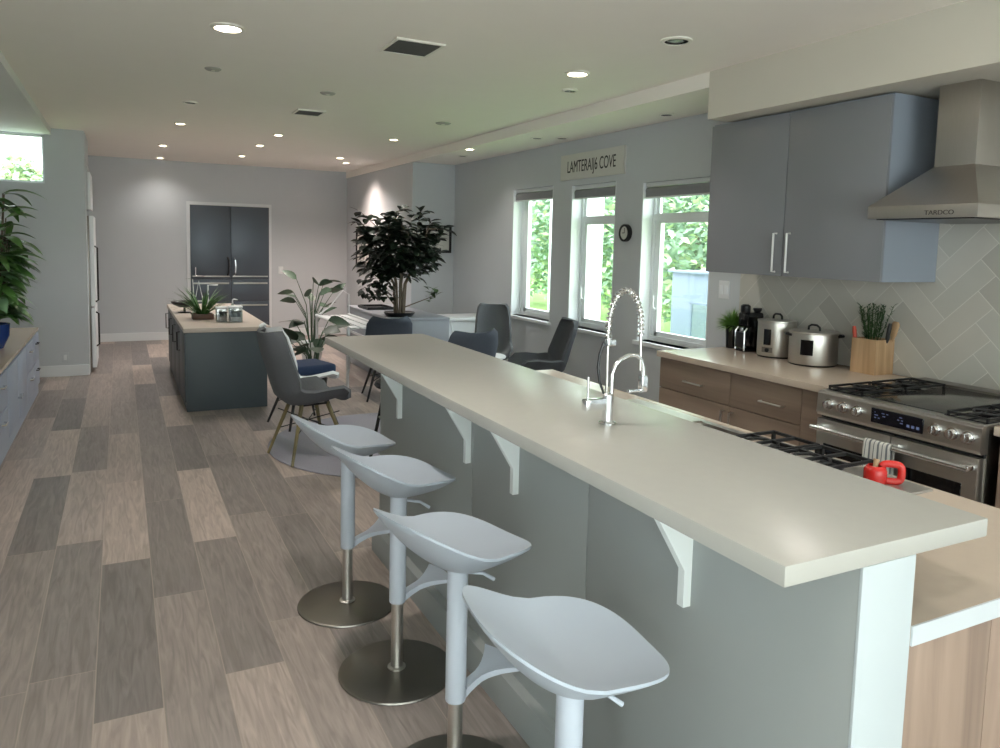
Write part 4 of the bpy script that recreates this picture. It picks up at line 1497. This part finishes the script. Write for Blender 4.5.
# black tripod-like bar chair past the bar end
t = thing('folding_stool', 'black folding stool standing just past the far end of the bar', 'stool', (1.62, 4.72, 0))
for (sx, sy) in ((1, 1), (1, -1), (-1, 1), (-1, -1)):
    MB().tube([(0.05 * sx, 0.05 * sy, 0.66), (0.15 * sx, 0.15 * sy, 0.0)], 0.012, 8).build('leg', BLACK, t)
b = MB()
b.tube([(0.115, 0.115, 0.22), (-0.115, 0.115, 0.22), (-0.115, -0.115, 0.22), (0.115, -0.115, 0.22)], 0.008, 6, closed=True)
b.tube([(0.085, 0.085, 0.44), (-0.085, 0.085, 0.44), (-0.085, -0.085, 0.44), (0.085, -0.085, 0.44)], 0.008, 6, closed=True)
b.build('rungs', NICKEL, t)
MB().lathe([(0, 0.655), (0.13, 0.655), (0.14, 0.67), (0.13, 0.69), (0, 0.69)], seg=24).build('seat', BLACK, t)

# planter box with the big tree
GX0, GX1, GY0, GY1, GZ = 2.715, 3.42, 8.06, 9.9, 0.75
off = Vector((3.0, 8.9, 0))
gb = thing('planter_box', 'long pale grey box bench carrying the big dark tree', 'planter', off)
loc(MB().box(GX0, GX1, GY0, GY1, 0.0, GZ - 0.03, 0.004)).build('body', GREYBOX, gb)
loc(MB().box(GX0 - 0.012, GX1, GY0 - 0.012, GY1, GZ - 0.03, GZ, 0.004)).build('top', GREYBOX, gb)
loc(MB().box(GX0 - 0.008, GX0 - 0.0, GY0 + 0.3, GY1 - 0.1, 0.40, 0.43)).build('rail', TRIMW, gb, smooth=False)
off = Vector((3.74, 8.35, 0))
cz_ = thing('low_credenza', 'white low credenza between the grey box bench and the window wall', 'cabinet', off)
loc(MB().box(3.43, XW - 0.02, 8.12, 8.6, 0.05, 0.70, 0.004)).build('body', VINYL, cz_)
loc(MB().box(3.43, XW - 0.02, 8.08, 8.62, 0.70, 0.735, 0.006)).build('top', VINYL, cz_)
loc(MB().tube([(3.44, 8.07, 0.70), (3.47, 8.06, 0.55), (3.50, 8.09, 0.35), (3.50, 8.1, 0.06)], 0.012, 8)).build('curved_leg', VINYL, cz_)
for x in (3.47, 4.02):
    loc(MB().box(x - 0.02, x + 0.02, 8.3, 8.34, 0, 0.05)).build('foot', VINYL, cz_, smooth=False)

off = Vector((2.90, 8.33, GZ))
fi = thing('rubber_tree', 'big dark bushy rubber tree with several trunks on the grey box', 'tree', off)
MB().lathe([(0, 0), (0.15, 0), (0.185, 0.045), (0.18, 0.05), (0.165, 0.04), (0, 0.035)], seg=32).build('pot', BLKPLAST, fi)
st = MB()
lf = MB()
rnd = random.Random(3)
tips = []
for i in range(7):
    a = 2 * pi * i / 7 + rnd.uniform(-0.3, 0.3)
    r0 = 0.05
    p0 = Vector((r0 * cos(a), r0 * sin(a), 0.03))
    p1 = Vector((0.07 * cos(a), 0.07 * sin(a), 0.38))
    p2 = Vector((0.24 * cos(a), 0.24 * sin(a), 0.75 + rnd.uniform(-0.1, 0.1)))
    p3 = Vector((0.36 * cos(a + 0.2), 0.36 * sin(a + 0.2), 1.0 + rnd.uniform(-0.1, 0.12)))
    st.tube([p0, p0.lerp(p1, 0.5) + Vector((rnd.uniform(-.01, .01), rnd.uniform(-.01, .01), 0)), p1, p2, p3], [0.017, 0.015, 0.014, 0.010, 0.006], 8)
    tips += [(p1, p2), (p2, p3)]
    for _ in range(3):
        t = rnd.uniform(0.2, 1)
        q = p2.lerp(p3, t)
        b_ = rnd.uniform(0, 2 * pi)
        e = q + Vector((0.20 * cos(b_), 0.20 * sin(b_), rnd.uniform(-0.12, 0.2)))
        st.tube([q, e], [0.006, 0.003], 5)
        tips.append((q, e))
# a few shoots above the crown
for (x, y, h0, h1) in ((0.25, 0.0, 1.0, 1.22), (-0.12, 0.05, 1.0, 1.16), (0.33, -0.1, 0.95, 1.12), (-0.38, 0.0, 0.85, 0.95)):
    p, q = Vector((x * 0.7, y * 0.7, h0 - 0.15)), Vector((x, y, h1))
    st.tube([p, q], [0.006, 0.003], 5)
    tips += [(p, q), (p.lerp(q, 0.6), q)]
for (p, q) in tips:
    for k in range(11):
        t = rnd.uniform(0.25, 1.05)
        c = p.lerp(q, t)
        b_ = rnd.uniform(0, 2 * pi)
        lf.leaf(c, (cos(b_), sin(b_), rnd.uniform(-0.2, 0.9)), rnd.uniform(0.13, 0.19), rnd.uniform(0.065, 0.095), rnd.uniform(0.2, 1.0), 0.08, rnd.uniform(-0.5, 0.5), shape='obovate', seg=5)
for _ in range(520):
    while True:
        v = Vector((rnd.uniform(-1, 1), rnd.uniform(-1, 1), rnd.uniform(-1, 1)))
        if v.length < 1:
            break
    c = Vector((v.x * 0.43 - 0.03, v.y * 0.38, 0.73 + v.z * 0.34))
    b_ = math.atan2(v.y, v.x) + rnd.uniform(-0.8, 0.8)
    lf.leaf(c, (cos(b_), sin(b_), rnd.uniform(-0.5, 0.7)), rnd.uniform(0.13, 0.19), rnd.uniform(0.065, 0.095), rnd.uniform(0.2, 1.0), 0.08, rnd.uniform(-0.5, 0.5), shape='obovate', seg=5)
for _ in range(90):      # low tuft on the aisle side of the trunks
    c = Vector((rnd.uniform(-0.42, -0.1), rnd.uniform(-0.2, 0.2), rnd.uniform(0.22, 0.45)))
    b_ = rnd.uniform(0, 2 * pi)
    lf.leaf(c, (cos(b_), sin(b_), rnd.uniform(-0.4, 0.4)), rnd.uniform(0.10, 0.15), 0.055, 0.8, 0.08, shape='obovate', seg=5)
st.tube([(-0.05, 0, 0.12), (-0.2, 0, 0.3), (-0.36, 0, 0.36)], [0.01, 0.007, 0.004], 6)
st.tube([(0.05, 0, 0.10), (0.25, -0.05, 0.18), (0.40, -0.08, 0.24)], [0.009, 0.006, 0.004], 6)
for k in range(16):
    b_ = rnd.uniform(0, 2 * pi)
    c = Vector((0.40 + rnd.uniform(-0.09, 0.05), -0.08 + rnd.uniform(-0.05, 0.05), 0.25 + rnd.uniform(-0.08, 0.07)))
    lf.leaf(c, (cos(b_), sin(b_), rnd.uniform(0.1, 1)), rnd.uniform(0.10, 0.14), 0.06, 0.4, 0.08, shape='obovate', seg=5, mi=1)
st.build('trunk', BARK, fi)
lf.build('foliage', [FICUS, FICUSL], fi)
# dark tray on the box
o = thing('serving_tray', 'flat dark tray lying on the far part of the grey box bench', 'tray', (2.93, 9.35, GZ))
MB().box(-0.17, 0.17, -0.22, 0.22, 0, 0.012, 0.004).build('tray_base', BLKPLAST, o)
MB().box(-0.17, -0.158, -0.22, 0.22, 0.012, 0.035).box(0.158, 0.17, -0.22, 0.22, 0.012, 0.035).box(-0.158, 0.158, -0.22, -0.208, 0.012, 0.035).box(-0.158, 0.158, 0.208, 0.22, 0.012, 0.035).build('tray_rim', BLKPLAST, o, smooth=False)

# floor plant with large variegated leaves
def big_leaf_plant(label, loc_, seed, n, hgt, rad, m_):
    p = thing('leafy_plant', label, 'plant', loc_)
    MB().lathe([(0, 0), (0.11, 0), (0.15, 0.26), (0.155, 0.30), (0.14, 0.30), (0.135, 0.27), (0, 0.27)], seg=28).build('pot', BLKPLAST if seed % 2 else VINYL, p)
    st_, lf_ = MB(), MB()
    r_ = random.Random(seed)
    for i in range(n):
        a = r_.uniform(0, 2 * pi)
        h_ = r_.uniform(0.35, 1) * hgt
        l_ = r_.uniform(0.3, 1) * rad
        p0 = Vector((0.03 * cos(a), 0.03 * sin(a), 0.26))
        p1 = Vector((l_ * cos(a), l_ * sin(a), 0.27 + h_))
        st_.tube([p0, Vector((l_ * 0.35 * cos(a), l_ * 0.35 * sin(a), 0.27 + h_ * 0.6)), p1], [0.007, 0.006, 0.004], 6)
        lf_.leaf(p1, (cos(a), sin(a), r_.uniform(-0.1, 0.9)), r_.uniform(0.20, 0.28), r_.uniform(0.11, 0.15), r_.uniform(0.1, 0.8), 0.06, r_.uniform(-1.0, 1.0), seg=6)
    st_.build('stem', VARIEG, p)
    lf_.build('foliage', m_, p)


big_leaf_plant('floor plant with big dark leaves in a black pot behind the white chair', (1.72, 7.55, 0), 7, 22, 0.55, 0.24, leaf_mat('dark_big_leaf', '#1a261d', '#39523a', 0.4))
big_leaf_plant('taller floor plant with pointed leaves in a white pot behind the dark one', (2.2, 9.75, 0), 12, 16, 0.86, 0.30, VARIEG)
o = thing('tube_bench', 'white tubular frame bench standing beside the floor plants', 'bench', (2.32, 8.42, 0))
b = MB()
b.tube([(-0.2, -0.72, 0.70), (-0.2, 0.72, 0.70)], 0.018, 8)
b.tube([(0.2, -0.72, 0.70), (0.2, 0.72, 0.70)], 0.018, 8)
for y in (-0.7, 0.7):
    b.tube([(-0.2, y, 0.0), (-0.2, y, 0.70)], 0.016, 8)
    b.tube([(0.2, y, 0.0), (0.2, y, 0.70)], 0.016, 8)
    b.tube([(-0.2, y, 0.40), (0.2, y, 0.40)], 0.012, 8)
b.build('frame', TRIMW, o)
MB().tube([(0.2, 0.7, 0.70), (0.2, 0.72, 0.95), (0.12, 0.7, 1.0), (-0.05, 0.68, 0.80), (-0.18, 0.66, 0.72)], 0.008, 8).build('arm_loop', TRIMW, o)
for i in range(3):
    x = -0.12 + 0.12 * i
    MB().box(x - 0.045, x + 0.045, -0.7, 0.7, 0.685, 0.70).build('slat', TRIMW, o, smooth=False)

ART = mat('art_print', '#c9c9c6', 0.7, var=0.0, scale=7)
for n_ in list(ART.node_tree.nodes):
    if n_.type == 'MIX':
        n_.inputs['A'].default_value = lin('#3a3836')
        n_.inputs['B'].default_value = lin('#d2d1cd')
        rmp = ART.node_tree.nodes.new('ShaderNodeValToRGB')
        rmp.color_ramp.elements[0].position = 0.38
        rmp.color_ramp.elements[1].position = 0.44
        src = n_.inputs['Factor'].links[0].from_socket
        ART.node_tree.links.new(src, rmp.inputs[0])
        ART.node_tree.links.new(rmp.outputs[0], n_.inputs['Factor'])
# framed pictures on the chimney breast
def picture(label, loc_, rz, w, h):
    p = thing('framed_picture', label, 'picture', loc_, rz)
    t = 0.03
    f = MB()
    f.box(-w / 2, -w / 2 + t, -0.03, 0, -h / 2, h / 2).box(w / 2 - t, w / 2, -0.03, 0, -h / 2, h / 2)
    f.box(-w / 2 + t, w / 2 - t, -0.03, 0, -h / 2, -h / 2 + t).box(-w / 2 + t, w / 2 - t, -0.03, 0, h / 2 - t, h / 2)
    f.build('frame', BLACK, p, smooth=False)
    a = MB().box(-w / 2 + t, w / 2 - t, -0.012, -0.001, -h / 2 + t, h / 2 - t)
    a.build('print', ART, p, smooth=False)


picture('black framed print half hidden by the rubber tree, close to the window wall', (3.83, 9.5, 1.665), 0.0, 0.40, 0.37)
picture('black framed print on the spotlit wall, hidden behind the rubber tree', (3.47, 11.7, 1.50), -pi / 2, 0.75, 0.62)

# ================================================================== CEILING FITTINGS
def downlight(label, x, y, r, lit, z=CZ, power=None):
    if y < 3:
        power = 9 if x > 2 else 7 if y < 1 else 20
    c = thing('ceiling_light', label, 'downlight', (x, y, z), 0.0, 'recessed ceiling downlights')
    MB().lathe([(r * 0.74, -0.002), (r * 0.76, -0.012), (r * 0.98, -0.008), (r, -0.003), (r, 0.0), (r * 0.74, 0.0)], seg=32).build('trim_ring', LAMPW, c)
    if lit:
        MB().lathe([(0, -0.005), (r * 0.74, -0.005), (r * 0.74, -0.001), (0, -0.001)], seg=28).build('lens', LAMPON, c)
        ld = bpy.data.lights.new('downlight', 'SPOT')
        ld.energy = power or LAMP_POWER
        ld.spot_size = radians(130)
        ld.spot_blend = 1.0
        ld.shadow_soft_size = 0.05
        ld.color = (1.0, 0.80, 0.70) if (x > 3 and y > 11) else LAMP_COLOR
        lo = bpy.data.objects.new('bulb_light', ld)
        COL.objects.link(lo)
        lo.parent = c
        lo.location = (0, 0, -0.02)
    else:
        MB().lathe([(r * 0.74, -0.008), (r * 0.70, -0.0015), (r * 0.45, -0.0015), (r * 0.45, -0.006), (0, -0.006)], seg=28).build('reflector', BLKGLOSS, c)
        MB().lathe([(0, -0.011), (r * 0.3, -0.0105), (r * 0.46, -0.007), (r * 0.46, -0.005), (0, -0.005)], seg=24).build('lamp', LAMPOFF, c)
    return c


LIT = [(0.55, 4.48, 0.093, 'large lit downlight by itself above the aisle, nearest the bar stools'),
       (2.75, 4.37, 0.085, 'lit downlight above the far end of the bar'),
       (0.57, 8.45, 0.06, 'small lit downlight directly over the middle of the island'),
       (0.51, 10.61, 0.06, 'small lit downlight past the island, first of two toward the far wall'),
       (0.55, 12.3, 0.06, 'small lit downlight closest to the far wall on the fridge freezer side'),
       (1.59, 8.69, 0.06, 'small lit downlight just past the smaller ceiling vent'),
       (1.57, 9.80, 0.06, 'small lit downlight second past the smaller ceiling vent'),
       (1.55, 11.21, 0.06, 'small lit downlight in front of the built-in fridge'),
       (2.78, 8.25, 0.06, 'small lit downlight above the rubber tree'),
       (2.77, 10.54, 0.065, 'lit downlight near the spotlit wall, first of a pair'),
       (3.02, 11.15, 0.06, 'lit downlight washing the spotlit wall with warm light'),
       (2.75, 2.20, 0.085, 'added unseen downlight over the aisle between cooktop and range'),  # from here down: out of view, added to brighten kitchen and foreground
       (2.75, 0.90, 0.085, 'added unseen downlight over the kitchen aisle past the end panel of the bar'),
       (0.55, 2.30, 0.085, 'added unseen downlight over the bar stools, before the large one by itself'),
       (0.55, 0.30, 0.085, 'added unseen downlight over the open floor ahead of the first bar stool')]
for (x, y, r, lab) in LIT:
    downlight(lab, x, y, r, True, power=(48 if y > 11 and x > 3 else 8 if y > 12 else None))
downlight('lit downlight on the lowered ceiling strip near the rubber tree', 3.50, 7.75, 0.06, True, z=2.67, power=7)
for (x, y, r, z, lab) in ((2.78, 3.40, 0.088, CZ, 'large unlit downlight with dark reflector nearest the wall cabinets'),
                          (0.56, 7.09, 0.062, CZ, 'small unlit downlight before the island'),
                          (3.0, 4.86, 0.06, CZ, 'small unlit downlight just past the lit one over the bar end'),
                          (3.86, 4.80, 0.06, 2.67, 'small unlit downlight in the lowered strip above the window next to the cabinets'),
                          (3.70, 8.4, 0.06, 2.67, 'small unlit downlight in the lowered strip beyond the windows'),
                          (3.68, 6.55, 0.06, 2.67, 'small unlit downlight near the sign, the one farther from the wall'),
                          (3.88, 6.41, 0.065, 2.67, 'small unlit downlight near the sign, the one closer to the wall')):
    downlight(lab, x, y, r, False, z=z)
for (x, y, r, lab) in ((0.59, 5.61, 0.055, 'flat pale ceiling disc between the large downlight and the small dark one'),
                       (1.48, 6.01, 0.06, 'flat pale ceiling disc before the smaller vent'),
                       (2.81, 6.86, 0.075, 'flat grey ceiling disc above the dark chairs')):
    c = thing('ceiling_disc', lab, 'ceiling fitting', (x, y, CZ))
    MB().lathe([(0, -0.014), (r * 0.8, -0.012), (r, -0.004), (r, 0), (0, 0)], seg=28).build('cover', mat('disc_grey', '#a6a49c', 0.6, var=0.02), c)
    MB().lathe([(0, -0.018), (r * 0.25, -0.016), (r * 0.25, -0.011), (0, -0.011)], seg=16).build('sensor', LAMPW, c)


def vent(label, x, y, wx, wy):
    v = thing('ceiling_vent', label, 'vent', (x, y, CZ))
    t = 0.016
    f = MB()
    f.box(-wx, -wx + t, -wy, wy, -0.012, 0).box(wx - t, wx, -wy, wy, -0.012, 0)
    f.box(-wx + t, wx - t, -wy, -wy + t, -0.012, 0).box(-wx + t, wx - t, wy - t, wy, -0.012, 0)
    f.build('frame', LAMPW, v, smooth=False)
    g = MB().box(-wx + t, wx - t, -wy + t, wy - t, -0.004, -0.001)
    n = 14
    for i in range(n):
        y0 = -wy + t + (2 * (wy - t)) * (i + 0.5) / n
        g.box(-wx + t, wx - t, y0 - 0.005, y0 + 0.005, -0.009, -0.004)
    g.build('grille', GRILLE, v, smooth=False)


vent('large square dark ceiling vent above the bar stools', 1.565, 4.33, 0.15, 0.165)
vent('smaller square dark ceiling vent in front of the island lights', 1.55, 7.0, 0.125, 0.14)

# ================================================================== OUTSIDE
GZ0 = -0.35
o = MB().box(4.35, 40, -10, 60, GZ0 - 0.2, GZ0)
tag(o.build('lawn', LAWN, smooth=False), 'bright green lawn outside the windows', 'lawn')
o = MB().box(-14, -1.7, 10, 50, GZ0 - 0.2, GZ0)
tag(o.build('lawn', LAWN, smooth=False), 'green lawn outside the high window of the cross wall', 'lawn')
o = MB().box(4.4, 7.2, 9.9, 12.9, GZ0, GZ0 + 0.72, 0.02)
tag(o.build('terrace', DECK), 'pale raised concrete terrace outside the window nearest the picture', 'terrace')
# white rendered pier
off = Vector((5.9, 9.36, GZ0 + 0.002))
o = thing('garden_wall', 'white rendered wall end seen through the window under the sign', 'wall', off)
MB().box(-0.25, 0.25, -0.42, 0.25, 0, 3.2, 0.01).build('wall_body', RENDERW, o)
MB().box(-0.3, 0.3, -0.47, 0.47, 3.2, 3.26, 0.01).build('coping', RENDERW, o)
# shed
off = Vector((7.3, 7.9, GZ0))
sh = thing('garden_shed', 'flat blue-grey garden shed seen through the window by the cabinets', 'shed', off)
MB().box(-0.3, 0.6, -0.9, 0.52, 0.62, 1.63, 0.01).build('panel', SHED, sh)
MB().box(-0.35, 0.65, -0.95, 0.57, 1.63, 1.66, 0.005).build('roof', SHED, sh)
for (x, y) in ((-0.25, -0.85), (-0.25, 0.47), (0.55, -0.85), (0.55, 0.47)):
    MB().box(x - 0.03, x + 0.03, y - 0.03, y + 0.03, 0, 0.62).build('leg', SHED, sh, smooth=False)
o = thing('glass_screen', 'low framed glass screen standing on the lawn before the shed', 'screen', (6.0, 6.62, GZ0))
f = MB()
f.box(-0.012, 0.012, -0.32, -0.29, 0, 1.33).box(-0.012, 0.012, 0.22, 0.25, 0, 1.33).box(-0.012, 0.012, -0.32, 0.25, 1.32, 1.345).box(-0.012, 0.012, -0.32, 0.25, 0.62, 0.64)
f.build('frame', SHED, o, smooth=False)
MB().box(-0.003, 0.003, -0.29, 0.22, 0.0, 1.32).build('pane', JARGLASS, o, smooth=False)


def tree_mesh(seed, n, rx, rz, size, mats):
    r_ = random.Random(seed)
    m_ = MB()
    for i in range(n):
        while True:
            v = Vector((r_.uniform(-1, 1), r_.uniform(-1, 1), r_.uniform(-1, 1)))
            if 0.35 < v.length < 1:
                break
        c = Vector((v.x * rx, v.y * rx, v.z * rz))
        c += v * 0.35 * noise.noise(c * 1.1)
        b_ = r_.uniform(0, 2 * pi)
        m_.leaf(c, (cos(b_), sin(b_), r_.uniform(-0.6, 0.8)), size * r_.uniform(0.7, 1.3), size * 0.6, 0.5, 0.1, r_.uniform(-1, 1), mi=0 if r_.random() < 0.72 else 1, seg=2)
    return m_


def tree(label, x, y, rx, rz, zc, seed, n=5200, size=0.20, mats=None, ground=GZ0):
    t = thing('garden_tree', label, 'tree', (x, y, ground), 0.0, 'trees outside the windows')
    h = zc - ground
    MB().tube([(0, 0, 0), (0.03, 0.02, h * 0.5), (0, 0, h)], [0.14, 0.11, 0.06], 10).build('trunk', BARK, t)
    tree_mesh(seed, n, rx, rz, size, mats).build('foliage', mats or [TREEL, TREEY], t, loc=(0, 0, h))


TREES = [(9.7, 11.0, 1.55, 1.9, 1.9, 'round green tree behind the shed'),
         (10.8, 14.5, 1.55, 2.0, 2.0, 'tall green tree next to the one behind the shed'),
         (11.2, 18.0, 1.55, 2.0, 2.0, 'green tree beyond the white wall end'),
         (11.7, 21.5, 1.6, 2.1, 2.1, 'green tree seen through the window nearest the picture'),
         (12.8, 25.1, 1.7, 2.2, 2.2, 'green tree at the far end of the garden row'),
         (14.2, 12.6, 1.9, 3.0, 3.0, 'taller tree in the second row behind the shed'),
         (14.8, 17.0, 1.9, 3.2, 3.2, 'taller tree in the second row beyond the white wall end'),
         (15.3, 21.4, 1.9, 3.4, 3.4, 'taller tree in the second row seen past the white wall end and the window frame'),
         (16.2, 26.2, 2.2, 3.4, 3.4, 'taller tree in the second row at the far end')]
for i, (x, y, rx, rz, zc, lab) in enumerate(TREES):
    tree(lab, x, y, rx, rz, zc, 40 + i)
tree('pale leafy tree outside the high window, beside the brighter sky gap', -3.1, 16.3, 0.75, 0.9, 2.75, 61, 1100, 0.2, [TREEY, TREEL])
tree('pale leafy tree outside the high window, nearer the cross wall end', -1.75, 17.4, 0.6, 0.7, 2.45, 62, 900, 0.2, [TREEY, TREEL])
